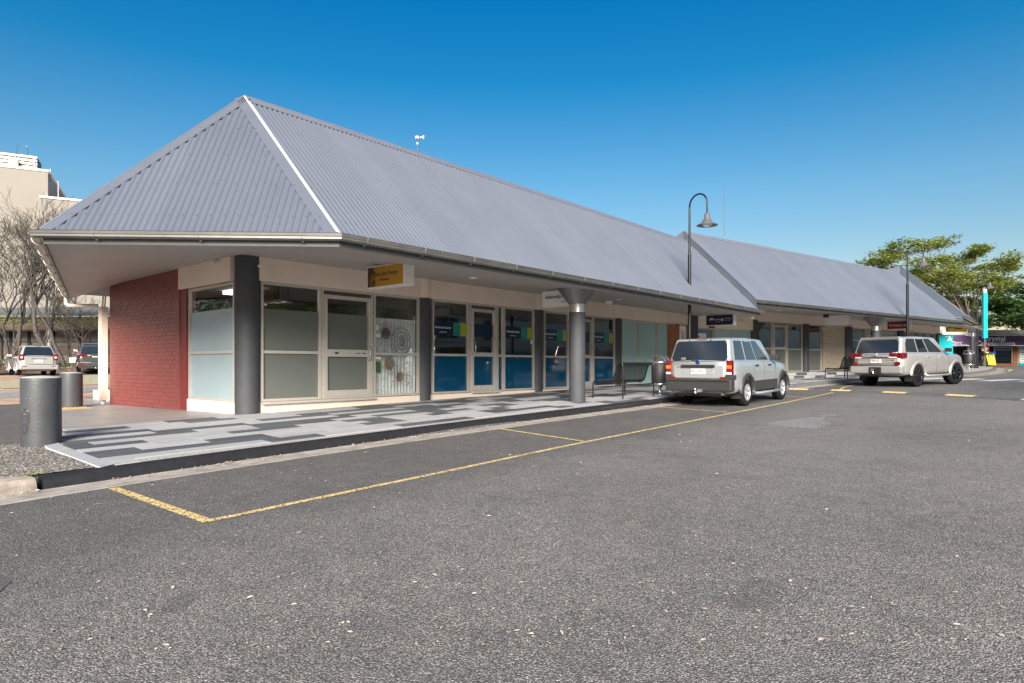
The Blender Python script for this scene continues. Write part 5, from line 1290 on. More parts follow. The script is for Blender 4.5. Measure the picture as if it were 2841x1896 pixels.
def tail_escape(T,rb,xr,Wd,ltr,rp,rg,L):
    rb('tailgate',-.66,.66,.72,1.04,'silver',-.03,.012,.02); rgap(T,xr-.006,-.69,.69,.71,1.145)
    rb('bumper',-Wd*.97,Wd*.97,.40,.70,'clad',-.10,.07,.04); rb('bumper_step',-Wd*.90,Wd*.90,.655,.70,'clad',-.1,.10,.012)
    for s in (-1,1):
        rb('bumper_corner',min(s*.70,s*Wd*.985),max(s*.70,s*Wd*.985),.69,.80,'clad',-.16,.03,.015)
        y0,y1=sorted((s*.73,s*Wd*.965)); t=rb('tail_light',y0,y1,.80,1.16,'redlens',-.05,.03,.02)
        rb('amber_lens',y0+.006,y1-.006,.955,1.04,'amberlens',.0,.036,.006,t); rb('clear_lens',y0+.006,y1-.006,.815,.87,'clearlens',.0,.036,.006,t)
        y0,y1=sorted((s*.60,s*.72)); rb('reflector',y0,y1,.69,.76,'redlens',.0,.085,.006)
    rb('licence_recess',-.42,.42,.80,.99,'silver',-.03,.016,.02); rb('handle_bar',-.44,.44,.985,1.055,'blackmat',.0,.055,.012)
    plate(T,xr-.022,0,.885,'583·WPU')
    mb=MB(); mb.lathe([(0,.012),(.05,.008),(.058,0)],'bluebadge',18,c=(xr-.02,0,1.13),T=basis((0,0,0),(0,-1.0,0),(0,0,.62))); T.part('badge',mb)
    rp(-.22,.22,.955,.985,'redlens','brake_light',.03)
    w=MB(); a,b=.35,.1; w.tube([L['rear'](.18,.06,.03),L['rear'](-.75+.35,.10,.028)],.010,'blackmat',5); w.bbox(xr-.03+.13*0,xr+.02,.05,.16,1.17,1.2,.006,'blackmat'); T.part('wiper',w)
    for s in (-.38,.42): w=MB(); w.tube([L['rear'](s,.84,.02),L['rear'](s+.02,.95,.03)],.016,'blackmat',6); T.part('glass_hinge',w)
    mb=MB(); mb.tube([(xr+.1,0,.36),(xr-.16,0,.36)],.025,'steel',8); mb.lathe([(.0,.13),(.026,.10),(.028,.075),(.014,.05),(.03,.0)],'steel',12,c=(xr-.15,.02,.36)); mb.box(xr-.12,xr-.06,-.14,-.02,.38,.45,'steel'); T.part('tow_bar',mb)
    ltr(T,'ESCAPE',.045,'blackmat',(xr-.016,.50,1.00),(0,-1,0),(0,0,1),T.e,ext=.001)
    p=MB(); p.tube([(xr+.25,-.62,.33),(xr-.02,-.62,.33)],.03,'shedbrown',8); T.part('exhaust',p)
    rp(.44,.60,.10,.20,'white','sticker',.012)
def tail_lc(T,rb,xr,Wd,ltr,rp,rg,L):
    P='silver2'
    rb('tailgate',-.70,.70,.86,1.12,P,-.03,.015,.03); rgap(T,xr-.006,-.74,.74,.84,1.205); rgap(T,xr-.017,-.69,.69,.975,1.04,.003); rb('bumper',-Wd*.97,Wd*.97,.50,.78,P,-.12,.10,.06)
    rb('bumper_gap',-.80,.80,.775,.80,'blackmat',-.02,.06,.004)
    for s in (-1,1):
        y0,y1=sorted((s*.50,s*.77)); t=rb('tail_light',y0,y1,1.06,1.25,'redlens',-.02,.035,.03); rb('clear_lens',y0+.02,y1,1.06,1.11,'clearlens',.0,.042,.01,t)
        y0,y1=sorted((s*.77,s*(Wd+.005))); mb=MB(); mb.bbox(xr-.01,xr+.26,y0,y1-(0 if s<0 else .012),1.06,1.25,.03,'redlens'); T.part('tail_light',mb)
        y0,y1=sorted((s*.70,s*.84)); rb('reflector',y0,y1,.80,.93,'redlens',.0,.065,.01)
    rb('chrome_bar',-.50,.50,1.085,1.13,'chrome',.0,.06,.014)
    plate(T,xr-.03,0,.955,'789·VLL')
    mb=MB(); mb.lathe([(.06,.0),(.062,.012),(.05,.014),(.048,.004)],'chrome',20,c=(xr-.03,0,1.20),T=basis((0,0,0),(0,-1,0),(0,0,.8))); mb.lathe([(.03,0.004),(.028,.013)],'chrome',14,c=(xr-.03,0,1.205),T=basis((0,0,0),(0,-1,0),(0,0,.8))); T.part('badge',mb)
    ltr(T,'V8',.06,'chrome',(xr-.03,-.60,.99),(0,-1,0),(0,0,1),T.e,ext=.001)
    mb=MB(); mb.bbox(xr-.13,xr+.05,-.24,.20,.46,.74,.02,'blackmat'); mb.tube([(xr,0,.50),(xr-.22,0,.50)],.03,'blackmat',8); mb.lathe([(0,.10),(.026,.07),(.014,.03),(.03,0)],'steel',10,c=(xr-.21,0,.50)); mb.box(xr-.15,xr-.131,.02,.12,.56,.68,'steel'); T.part('tow_bar',mb)
    sp_=MB(); sp_.prism([L['rear'](-.90,.90,.02),L['rear'](.90,.90,.02),L['rear'](.88,.985,.075),L['rear'](-.88,.985,.075)],(0.16,0,.004),P); T.part('roof_spoiler',sp_)
    w=MB(); w.tube([L['rear'](.15,.08,.03),L['rear'](-.42,.10,.028)],.011,'blackmat',5); T.part('wiper',w)
    rp(-.86,-.64,.02,.12,'paper','sticker',.012)
    mb=MB(); mb.box(3.55,3.75,Wd*.70,Wd*.90,.86,.98,'clearlens'); T.part('headlight',mb)
def tail_cap(T,rb,xr,Wd,ltr,rp,rg,L):
    rb('tailgate',-.66,.66,.62,1.05,'silver2',-.03,.015,.03); rgap(T,xr-.012,-.66,.66,.615,1.06,.008); rb('bumper',-Wd*.96,Wd*.96,.34,.60,'silver2',-.1,.08,.05)
    for s in (-1,1):
        y0,y1=sorted((s*.66,s*Wd*.97)); t=rb('tail_light',y0,y1,.85,1.17,'redlens',-.08,.03,.03)
        mb=MB(); mb.lathe([(0,.02),(.06,.012),(.065,0)],'clearlens',16,c=(xr-.035,s*.775,1.0),T=basis((0,0,0),(0,-1,0),(0,0,1))); T.part('lens',mb,parent=t)
        y0,y1=sorted((s*.55,s*.75)); rb('reflector',y0,y1,.50,.54,'redlens',0,.09,.006)
    rb('chrome_bar',-.36,.36,.92,.95,'chrome',0,.04,.008); plate(T,xr-.03,0,.80,'886·LLV','clad')
    rp(-.22,.22,.95,.985,'redlens','brake_light',.02); w=MB(); w.tube([L['rear'](.0,.0,.03),L['rear'](-.25,.10,.03)],.012,'blackmat',5); T.part('wiper',w)
    rb('lower_trim',-.6,.6,.24,.36,'clad',-.1,.05,.02)
def tail_jeep(T,rb,xr,Wd,ltr,rp,rg,L):
    rb('tailgate',-.70,.70,.72,1.08,'charcoal',-.03,.02,.03); rb('bumper',-Wd*.97,Wd*.97,.42,.68,'charcoal',-.1,.09,.05); rb('lower_trim',-.85,.85,.32,.43,'blackmat',-.1,.06,.02)
    for s in (-1,1):
        y0,y1=sorted((s*.42,s*Wd*.96)); rb('tail_light',y0,y1,1.02,1.16,'redlens',-.08,.035,.03)
        y0,y1=sorted((s*.62,s*.85)); rb('reflector',y0,y1,.50,.57,'redlens',0,.10,.01)
        mb=MB(); mb.tube([(-.5,s*.62,1.76),(1.5,s*.62,1.78)],.02,'steel',6); T.part('roof_rail',mb)
    plate(T,xr-.03,0,1.0,'RJANGO','signwhite','blackmat'); mb=MB(); mb.lathe([(0,.1),(.03,.06),(.03,0)],'steel',8,c=(xr-.1,0,.32)); T.part('tow_ball',mb)
base_w=[[(.10,.10),(.31,.10),(.31,.90),(.10,.90)],[(.345,.10),(.565,.10),(.575,.90),(.345,.90)],[(.59,.10),(.885,.10),(.84,.5),(.76,.90),(.60,.90)]]
ESC=dict(ro=.93,wb=2.62,fo=.86,W=1.80,H=1.74,sill=.33,belt=1.16,paint='silver',rt=.345,rim='silver',spokes=6,rr=.62,
 top=[(-.95,1.14),(-.5,1.17),(1.9,1.13),(2.1,1.10),(2.9,1.03),(3.3,.94),(3.5,.80)],
 gh=dict(x=(-.90,-.70,1.42,2.05),wb=.925,wt=.80,win=base_w,rear=(-.90,.90,.08,.88)),
 mir=(1.78,1.20),handles=(.62,1.55),gaps=(.42,1.17,2.03),clad=(.36,.62),step='silver',flm='clad',flare=.04,flw=.08,flaps=True,tail=tail_escape,cat='car')
c=S1.P(16.18,6.98); make_car('parked_car','near silver four-wheel drive with grey plastic bumper, parked at the kerb beside the bin',ESC,(c.x,c.y,road_z(16.18)+.004),40.9)
LC=dict(ro=1.06,wb=2.80,fo=.92,W=1.95,H=1.86,sill=.42,belt=1.24,paint='silver2',rt=.405,rim='rimblack',spokes=7,rr=.66,treads=True,tw=.27,arch=1.13,
 top=[(-1.1,1.22),(-.6,1.26),(2.0,1.24),(2.25,1.22),(3.0,1.15),(3.45,1.08),(3.72,.92)],
 gh=dict(bev=.085,x=(-1.03,-.80,1.50,2.28),wb=.93,wt=.82,win=[[(.09,.12),(.33,.10),(.33,.90),(.12,.90),(.085,.6)],[(.355,.10),(.555,.10),(.565,.90),(.355,.90)],[(.58,.10),(.885,.10),(.85,.45),(.765,.90),(.59,.90)]],rear=(-.86,.86,.08,.84)),
 mir=(2.0,1.32),mirm='blackmat',handles=(.72,1.62),handm='silver2',gaps=(.50,1.28,2.22),step='silver2',flaps=True,flare=.025,flw=.10,steer=-.28,tail=tail_lc,cat='car')
c=S1.P(27.82,5.02); make_car('parked_car','large pale silver off-roader with black wheels angled out from the kerb under the cafe sign',LC,(c.x,c.y,road_z(27.8)+.004),58.5)
CAP=dict(ro=.95,wb=2.70,fo=.95,W=1.85,H=1.70,sill=.30,belt=1.10,paint='silver2',rt=.35,rim='silver',spokes=5,top=[(-.97,1.08),(-.5,1.12),(1.9,1.06),(2.2,1.02),(3.0,.92),(3.6,.74)],
 gh=dict(x=(-.90,-.55,1.3,2.2),wb=.92,wt=.70,win=base_w,rear=(-.86,.86,.06,.86)),mir=(1.8,1.13),mirm='silver2',handles=(.6,1.55),gaps=(.42,1.2,2.1),tail=tail_cap,cat='car',pitch=0)
def lotz(X,Y):
    u,v=uv(X,Y); return path_z(u,v)+.02
make_car('parked_car','silver hatchback seen from behind in the car park, above the nearest bollard',CAP,(-27.0,36.6,lotz(-27.0,36.6)),-45,group='cars in the car park')
JP=dict(ro=.95,wb=2.90,fo=.95,W=1.94,H=1.76,sill=.38,belt=1.16,paint='charcoal',rt=.38,rim='silver',spokes=5,top=[(-.97,1.14),(-.5,1.17),(1.9,1.12),(2.2,1.08),(3.2,1.0),(3.8,.8)],
 gh=dict(x=(-.90,-.60,1.4,2.2),wb=.92,wt=.74,win=base_w,rear=(-.88,.88,.06,.82)),mir=(1.8,1.2),mirm='charcoal',handles=(.6,1.6),gaps=(.42,1.2,2.1),tail=tail_jeep,cat='car',pitch=0)
make_car('parked_car','dark grey four-wheel drive in the car park, partly hidden by the downpipe',JP,(-25.3,39.2,lotz(-25.3,39.2)),-34,group='cars in the car park')
C3_=dict(CAP); C3_['paint']='charcoal'; C3_['tail']=lambda *a: None
make_car('parked_car','dark sedan at the left edge of the photo beside the tree trunks',C3_,(-32.2,39.0,lotz(-32,39)),150,group='cars in the car park')
C4_=dict(CAP); C4_['paint']='silver'; C4_['tail']=lambda *a: None
make_car('parked_car','pale car facing the camera, half hidden behind the small notice in the car park',C4_,(-29.8,45.8,lotz(-28,44)+.25),145,group='cars in the car park')
# ================= LEFT BACKGROUND =================
def at(x,y,Y):  # direction from the measured picture to a place at depth Y
    return ((x-1420)/FPX*Y, Y, 1.36+(1014-y)/FPX*Y)
# garden bank behind the parked cars
mb=MB(); n=40; rows=[]
for i in range(n+1):
    X=-44+i*.75; Yf=41.5+.25*noise.noise(Vector((X*.4,0,0)))*4
    if X>-27: Yf+= (X+27)*.35
    zb=lotz(X,Yf)-.05; rows.append([(X,Yf+o,zb+h+(.12*noise.noise(Vector((X,o,3))) if 0<o<6 else 0)) for o,h in ((0,0),(.7,.25),(1.8,.5),(3.2,.62),(8,.7))])
for i in range(n):
    for j in range(4): mb.add([rows[i][j],rows[i+1][j],rows[i+1][j+1],rows[i][j+1]],[(0,1,2,3)],'shedbrown',True)
struct('garden_bank',mb)
mb=MB(); rnd=random.Random(8)
for i in range(6500):
    X=rnd.uniform(-42,-20); o=rnd.uniform(0,4.2); 
    if noise.noise(Vector((X*.5,o*.7,9)))<-.1: continue
    Y=41.6+o+(max(0,X+27)*.35); z=lotz(X,41.5)+min(.62,.3*o)+rnd.random()*.30; a=rnd.random()*6.3; s=rnd.uniform(.03,.075)
    p=Vector((X,Y,z)); mb.add([p,p+Vector((cos(a)*s,sin(a)*s,s*.6)),p+Vector((cos(a+1)*s*1.3,sin(a+1)*s,s*1.4)),p+Vector((cos(a+2)*s*.5,sin(a+2)*s*.5,s))],[(0,1,2,3)],'leafB' if rnd.random()<.7 else 'deadleaf')
struct('ground_cover_plants',mb,kind='stuff')
# cream building: heading 62.6 deg wall planes
WF=Frame(*at(0,500,62)[:2],62.6)
def wfp(x,y):  # pixel -> (t,z) on the wall plane
    tx=(x-1420)/FPX; O=WF.P(0,0); d=Vector((sin(WF.th),cos(WF.th),0)); t=(tx*O.y-O.x)/(d.x-tx*d.y); Y=O.y+t*d.y; return t,1.36+(1014-y)/FPX*Y
CB=Thing('cream_building','tall plain cream rendered building behind the bare trees at the left','building',WF,(5,0,1))
tA,zA=wfp(133,478); tL,zL=wfp(0,463); t2,z2=wfp(330,572)
mb=MB(); mb.box(-25,tA,0,14,1,zA,'creamwall'); CB.part('wall',mb)
mb=MB(); mb.box(-25.1,tA+.08,-.08,14,zA,zA+.22,'beam'); mb.box(-20,tA-3.3,-.012,0,zA-5.3,zA-5.22,'clad'); CB.part('parapet',mb)
zB=wfp(133,553)[1]; mb=MB(); mb.box(tA-.6,26,-.35,12,1,zB,'creamwall'); CB.part('wall',mb)
mb=MB(); mb.box(tA-.6,26.1,-.45,12,zB,zB+.2,'white'); CB.part('parapet',mb)
RP=Thing('rooftop_plant','louvred metal plant enclosure with handrails on the roof of the tall cream building','plant enclosure',WF,(0,2,zA+.2))
tp0=wfp(5,450)[0]; tp1=wfp(92,450)[0]
for i in range(5):
    mb=MB(); z=zA+.35+i*.34; mb.box(tp0-6,tp1,2,2.12,z,z+.22,'bracket'); RP.part('louvre',mb)
mb=MB(); mb.box(tp0-6,tp1-.1,2.15,5,zA+.2,zA+2.0,'clad'); RP.part('enclosure',mb)
mb=MB(); 
for i in range(7): 
    t=tp1-.0-i*1.5; mb.tube([(t,.5,zA+.2),(t,.5,zA+1.35)],.03,'steel',5)
mb.tube([(tp1-9,.5,zA+1.35),(tp1,.5,zA+1.35)],.03,'steel',5); mb.tube([(tp1-9,.5,zA+.8),(tp1,.5,zA+.8)],.03,'steel',5)
tt=wfp(60,440)[0]; mb.tube([(tt-.5,.6,zA+.2),(tt-.5,.6,zA+2.45),(tt+.4,.6,zA+2.45),(tt+.4,.6,zA+.2)],.035,'steel',5); RP.part('handrail',mb)
mb=MB(); mb.box(tp0+.3,tp0+1.0,1.2,1.9,zA+.2,zA+1.3,'white'); RP.part('vent_box',mb)
t=wfp(157,550)[0]; AE=Thing('aerial_mast','thin cranked aerial mast on the lower cream parapet','aerial',WF,(t,1,zB+.2))
mb=MB(); zc=wfp(157,497)[1]; zt=wfp(143,463)[1]; mb.tube([(t,1,zB),(t,1,zc),(t-.65,1,zc+.1),(t-.65,1,zt)],.045,'bracket',6)
for z in (zc+.5,zc+1.0,zt-.1): mb.tube([(t-.8,1,z),(t-.5,1,z)],.02,'fascia',4)
for z in (zc-2.4,zc-2.1,zc-1.8): mb.tube([(t,1,z),(t-.75,1,z)],.02,'bracket',4)
mb.tube([(t-.8,1,zc-2.6),(t-.8,1,zc-1.6)],.05,'paper',5); AE.part('mast',mb)
# long open-fronted shed below it
YS=50.0
SH=Thing('open_shed','long low shed with dark roof, brown beam and pale posts behind the bare trees','shed',F0,(-34,YS,1.3))
zr_=at(0,873,YS)[2]
mb=MB(); mb.prism([(-60,YS-.6,zr_-.15),(-16,YS-.6,zr_-.15),(-16,YS+9,zr_+1.2),(-60,YS+9,zr_+1.2)],(0,0,.15),'slate'); SH.part('roof',mb)
zb0_=at(0,919,YS)[2]
mb=MB(); mb.box(-60,-16,YS-.1,YS+.2,zb0_,zr_-.2,'shedbrown'); SH.part('beam',mb)
mb=MB(); mb.box(-60,-16,YS-.14,YS-.1,zb0_+.0,zb0_+.12,'clad'); SH.part('rail',mb)
mb=MB(); mb.box(-60,-16,YS+1.5,YS+1.8,.8,zb0_+.6,'creamwall'); SH.part('wall',mb)
for x in (137,-60,360,-160): 
    X=at(x,900,YS-.3)[0]; mb=MB(); mb.box(X-.16,X+.16,YS-.35,YS-.11,.9,zr_-.6,'creamwall'); mb.box(X-.05,X+.05,YS-.39,YS-.35,.9,zr_-.6,'bracket'); SH.part('post',mb)
for x in (5,28,79,147,220,285,-40):
    X=at(x,930,YS+1.4)[0]; mb=MB(); mb.box(X-.10,X+.10,YS+1.40,YS+1.5,.9,zb0_+.5,'blackmat'); SH.part('mullion',mb)
mb=MB(); mb.box(-60,-16,YS+1.44,YS+1.5,at(0,985,YS)[2],at(0,958,YS)[2],'shedbrown'); SH.part('window_band',mb)
# slate roof seen beyond
mb=MB(); mb.prism([(-30,56,4.5),(-16,56,4.5),(-16,62,6.9),(-29,62,6.9)],(0,0,.1),'slate'); single('slate_roof',mb,'dark sloping roof glimpsed between the bare tree and the downpipe','roof',F0,(-23,58,4.5))
# chain-link fence
FN=Thing('chain_link_fence','tall black chain-link fence behind the parked cars','fence',F0,(-30,46.5,1.2)); zt=at(0,949,46.5)[2]; zm=at(0,958,46.5)[2]
mb=MB(); mb.tube([(-42,46.5,zt),(-17,46.5,zt)],.03,'black',5); mb.tube([(-42,46.5,1.4),(-17,46.5,1.4)],.02,'black',5); FN.part('rail',mb)
for x in (6,45,88,122,193,250,300):
    X=at(x,950,46.5)[0]; mb=MB(); mb.tube([(X,46.5,1),(X,46.5,zt+(.9 if x in(250,193) else .02))],.035,'black',6); FN.part('post',mb)
mb=MB(); z0=1.4; H_=zt-z0; i=-42.
while i<-17:
    for s in (1,-1):
        a=(i,46.52,z0); b=(i+s*H_,46.52,zt); mb.tube([a,b],.004,'fascia',3,False)
    i+=.085
FN.part('wire_mesh',mb,kind='stuff')
mb=MB(); p0=at(192,993,41.2); p1=at(213,1006,41.2); mb.box(p0[0],p1[0],41.2,41.22,p1[2],p0[2],'paper'); 
NT=Thing('notice_board','small white notice on short posts between the two parked cars','sign',F0,(p0[0],41.2,1)); NT.part('board',mb)
mb=MB(); mb.tube([(p0[0]+.1,41.24,.8),(p0[0]+.1,41.24,p0[2])],.02,'steel',5); mb.tube([(p1[0]-.1,41.24,.8),(p1[0]-.1,41.24,p0[2])],.02,'steel',5); NT.part('post',mb)
mb=MB()
for k in range(4): mb.box(p0[0]+.06,p1[0]-.06,41.193,41.1995,p0[2]-.06-k*.06,p0[2]-.045-k*.06,'maroon' if k<1 else 'clad')
NT.part('print',mb)
# ---- trees
def grow(mbw,p,d,L,r,depth,rnd,tips,spread=.55,up=.10,nseg=3,kids=(2,3),m='bark',shrink=.74,rs=.66,minr=.006,sides=5):
    pts=[p.copy()];dd=d.copy()
    for i in range(nseg):
        dd=(dd+Vector((rnd.gauss(0,.13),rnd.gauss(0,.13),rnd.gauss(0,.08)+up*.35))).normalized(); pts.append(pts[-1]+dd*L/nseg)
    mbw.tube(pts,max(r,minr),m,sides if r>.02 else 3,False,r2=max(r*rs,minr))
    if depth<=0: tips.append((pts[-1],dd,pts)); return
    if depth<=2: tips.append((pts[-1],dd,pts))
    for k in range(rnd.randint(*kids)):
        ax=dd.orthogonal().normalized(); ax.rotate(Matrix.Rotation(rnd.random()*6.283,3,dd)); nd=(dd+ax*rnd.uniform(.35,1.0)*spread*1.6).normalized(); nd=(nd+Vector((0,0,up))).normalized()
        q=pts[-1] if k<2 else pts[rnd.randint(1,nseg)]
        grow(mbw,q,nd,L*shrink*rnd.uniform(.8,1.15),r*rs*rnd.uniform(.75,1),depth-1,rnd,tips,spread,up,nseg,kids,m,shrink,rs,minr,sides)
def bare_tree(x,y,label,seed,lean,H,r=.15,depth=7,stems=1):
    T=Thing('bare_tree',label,'tree',F0,(x,y,lotz(x,42)+.3),'bare trees behind the car park'); rnd=random.Random(seed); mb=MB(); tips=[]
    for s in range(stems):
        a=s*2.4+seed; p=Vector((x+.35*cos(a)*(s>0),y+.3*sin(a)*(s>0),lotz(x,42)-.1)); d=Vector((lean[0]+.35*cos(a)*(s>0),lean[1],1)).normalized()
        grow(mb,p,d,H*.26,r*(1 if s==0 else .75),depth,rnd,tips,.46,.13,3,(2,3),'bark',.77,.70,.009)
    T.part('trunk',mb); lf=MB()
    for p,d,pts in tips:
        if rnd.random()<.16:
            for _ in range(2):
                q=p+Vector((rnd.gauss(0,.1),rnd.gauss(0,.1),rnd.gauss(0,.1))); a=rnd.random()*6.3; s=.045
                lf.add([q,q+Vector((cos(a)*s,sin(a)*s,s)),q+Vector((cos(a+1.5)*s,sin(a+1.5)*s,s*.3))],[(0,1,2)],'leafC')
    if lf.v: T.part('leaf',lf,kind='stuff')
xa=at(38,1000,43.2); bare_tree(xa[0],43.2,'bare many-branched tree with pale trunk, second from the left edge',21,(-.02,0),12.6,.17,7,2)
xa=at(168,1000,42.4); bare_tree(xa[0],42.4,'bare tree with a forked leaning trunk directly behind the silver hatchback',5,(-.22,.02),11.6,.20,7,2)
xa=at(-8,1000,42.6); bare_tree(xa[0],42.6,'bare tree cut off by the left edge of the photo',33,(-.25,0),11.5,.18,7,1)
xa=at(75,1000,44.2); bare_tree(xa[0],44.2,'thin bare multi-stemmed tree behind the left corner of the silver hatchback',8,(.18,0),8.0,.11,7,2)
xa=at(215,1000,44.5); bare_tree(xa[0],44.5,'slender bare tree with thin upright stems left of the downpipe',14,(.12,0),6.5,.07,6,2)
# creeper along the shed eave
mb=MB(); rnd=random.Random(12)
for i in range(5200):
    X=rnd.uniform(-42,-20); z=at(0,884,47.5)[2]+rnd.gauss(0,.32)-abs(noise.noise(Vector((X*.5,1,1))))*.6; Y=48.3+rnd.gauss(0,.25); a=rnd.random()*6.3; s=rnd.uniform(.05,.11); p=Vector((X,Y,z))
    if noise.noise(Vector((X*.9,z*1.2,2)))<-.12: continue
    mb.add([p,p+Vector((cos(a)*s,.3*s,sin(a)*s)),p+Vector((cos(a+1.1)*s,-.3*s,sin(a+1.1)*s))],[(0,1,2)],'leafB' if rnd.random()<.75 else 'leafC')
CR=struct('creeper_foliage',mb,kind='stuff')
mb=MB()
for i in range(26):
    X=-42+i*.85; p=[Vector((X,48.3,at(0,884,47.5)[2]))]
    for k in range(6): p.append(p[-1]+Vector((rnd.uniform(.1,.6),rnd.gauss(0,.1),rnd.gauss(0,.22))))
    mb.tube(p,.03,'bark',4,False)
struct('creeper_stems',mb,kind='stuff')
# ================= RIGHT BACKGROUND =================
def leafy(T,base,H,crown,clusters,seed,mat,trunk='barkpale',r=.25,leaf=.13,per=120,forkz=2.2,lean=(0,0)):
    """crown: list of clump centres (x,y,z,rx,rz) in world; limbs run to each clump"""
    rnd=random.Random(seed); mb=MB(); b=Vector(base); f=b+Vector((lean[0],lean[1],forkz))
    mb.tube([b-Vector((0,0,.2)),b+Vector((lean[0]*.3,0,forkz*.5)),f],[r*1.25,r,r*.85],trunk,10,False)
    lf=MB()
    for c in crown:
        C=Vector(c[:3]); d=C-f; mid=f+d*.5+Vector((rnd.gauss(0,.35),rnd.gauss(0,.35),d.length*.10))
        mb.tube([f,f+d*.22+Vector((rnd.gauss(0,.1),rnd.gauss(0,.1),.25)),mid,C-Vector((0,0,c[4]*.2))],[r*.42,r*.26,r*.15,r*.06],trunk,6,False)
        for _ in range(6):
            e=C+Vector((rnd.gauss(0,.55)*c[3],rnd.gauss(0,.55)*c[3],rnd.uniform(-.4,.6)*c[4])); mb.tube([mid.lerp(C,.55),mid.lerp(e,.75)+Vector((0,0,.1)),e],[r*.12,r*.07,.012],trunk,4,False)
            for _ in range(clusters):
                q=e+Vector((rnd.gauss(0,.34)*c[3],rnd.gauss(0,.34)*c[3],rnd.gauss(0,.30)*c[4]))
                for k in range(per):
                    o=Vector((rnd.gauss(0,.30),rnd.gauss(0,.30),rnd.gauss(0,.10))); p=q+o; a=rnd.random()*6.3; s=leaf*rnd.uniform(.6,1.25); tl=rnd.gauss(0,.45)
                    u_=Vector((cos(a),sin(a),tl*.6)); w_=Vector((-sin(a),cos(a),rnd.gauss(0,.45)))
                    lf.add([p-u_*s*.5,p+w_*s*.26,p+u_*s*.5,p-w_*s*.26],[(0,1,2,3)],mat)
    T.part('trunk',mb); T.part('crown',lf,kind='stuff')
Yt=49.0
def cl(x,y,rx,rz,dy=0): p=at(x,y,Yt+dy); return (p[0],p[1],p[2],rx,rz)
T1=Thing('shade_tree','wide spreading yellow-green tree rising behind the far roof','tree',F0,(34.8,Yt,1.4))
cr1=[cl(2440,730,1.1,.45,-1),cl(2490,705,1.3,.5,1),cl(2545,685,1.3,.5,0),cl(2600,680,1.2,.45,2),cl(2560,730,1.4,.5,-2),cl(2620,740,1.3,.5,0),cl(2680,715,1.2,.5,1),cl(2715,690,.9,.4,0),cl(2745,735,1.2,.5,-1),cl(2700,770,1.3,.5,-2),cl(2650,800,1.2,.45,-1),cl(2770,780,1.0,.5,0),cl(2590,790,1.1,.5,2),cl(2785,745,.7,.35,1),cl(2740,815,1.1,.45,2),cl(2660,850,1.0,.4,1),cl(2700,880,.8,.35,2),cl(2800,790,.5,.3,2),cl(2520,760,1.2,.45,2),cl(2560,780,1.1,.4,-1),cl(2600,760,1.2,.5,3),cl(2640,770,1.2,.5,-3),cl(2690,840,1.1,.45,0),cl(2730,800,1.1,.45,-2),cl(2630,830,1.0,.4,2),cl(2720,900,.7,.3,1),cl(2480,750,.9,.35,3),cl(2760,850,.6,.3,3)]
leafy(T1,(34.8,Yt,1.4),9,cr1,4,4,'leafA',r=.24,leaf=.24,per=46,forkz=2.9,lean=(.2,0))
T2=Thing('shade_tree','dark green leafy tree cut off by the right edge of the photo','tree',F0,(39,46,1.4)); Yt=46
cr2=[cl(2800,830,1.1,.6),cl(2850,800,1.3,.6,1),cl(2830,870,1.2,.6,-1),cl(2790,895,.9,.45),cl(2880,850,1.3,.6),cl(2860,905,1.1,.5,-1),cl(2920,830,1.4,.6,1),cl(2770,860,.8,.45,1),cl(2930,890,1.3,.6)]
leafy(T2,(39.4,46,1.4),8,cr2,5,6,'leafB',r=.28,leaf=.24,per=60,forkz=2.6)
# purple crystal shop
YC=50.0
CS=Thing('crystal_shop','low brick shop with a long purple sign across the far end of the road','building',F0,(36,YC,1.3))
def XC(x): return (x-1420)/FPX*YC
def ZC(y): return 1.36+(1014-y)/FPX*YC
mb=MB(); mb.box(XC(2560),XC(2822),YC+.2,YC+8,1.0,ZC(962),'blackmat'); CS.part('wall',mb)
mb=MB(); mb.box(XC(2803),XC(2821),YC-.1,YC+.2,1.0,ZC(962),'brownbrick'); mb.box(XC(2745),XC(2803),YC-.1,YC+.2,1.0,ZC(1009),'brownbrick'); CS.part('brick_pier',mb)
mb=MB(); 
for i in range(6): mb.box(XC(2560)+i*1.35,XC(2560)+i*1.35+1.33,YC-1.2,YC+4,ZC(933),ZC(918+ (0 if i>0 else 0)),'parapet')
CS.part('parapet',mb)
mb=MB(); mb.bbox(XC(2560),XC(2832),YC-1.45,YC-1.2,ZC(962),ZC(932),.01,'purple'); sg=CS.part('shop_sign',mb)
mb=MB(); z0,z1=ZC(961.6),ZC(932.6)
for a,b,c,d in ((XC(2642),XC(2832)-.02,z1-.05,z1),(XC(2642),XC(2832)-.02,z0,z0+.05),(XC(2832)-.07,XC(2832)-.02,z0,z1)): mb.box(a,b,YC-1.47,YC-1.455,c,d,'lilac')
CS.part('sign_border',mb,parent=sg)
for body,x,y,s in (('Crystal',2747,940.5,.66),('Connections',2762,953.5,.66)):
    ltr(CS,body,s*.78,'lilac',((x+ (12 if body=='Crystal' else 0)-1420)/FPX*(YC-1.47),YC-1.47,1.36+(1014-y)/FPX*(YC-1.47)),(1,0,0),(0,0,1),sg,ext=.004,bold=.012,wx=1.12)
for body,x,y in (('Magical',2655,951),('Experience',2662,957.5)): ltr(CS,body,.24,'lilac',((x-1420)/FPX*(YC-1.47),YC-1.47,1.36+(1014-y)/FPX*(YC-1.47)),(1,0,0),(0,0,1),sg,ext=.004,shear=.3)
fr=MB(); x0,x1,z0,z1=XC(2757),XC(2803),ZC(1007),ZC(966)
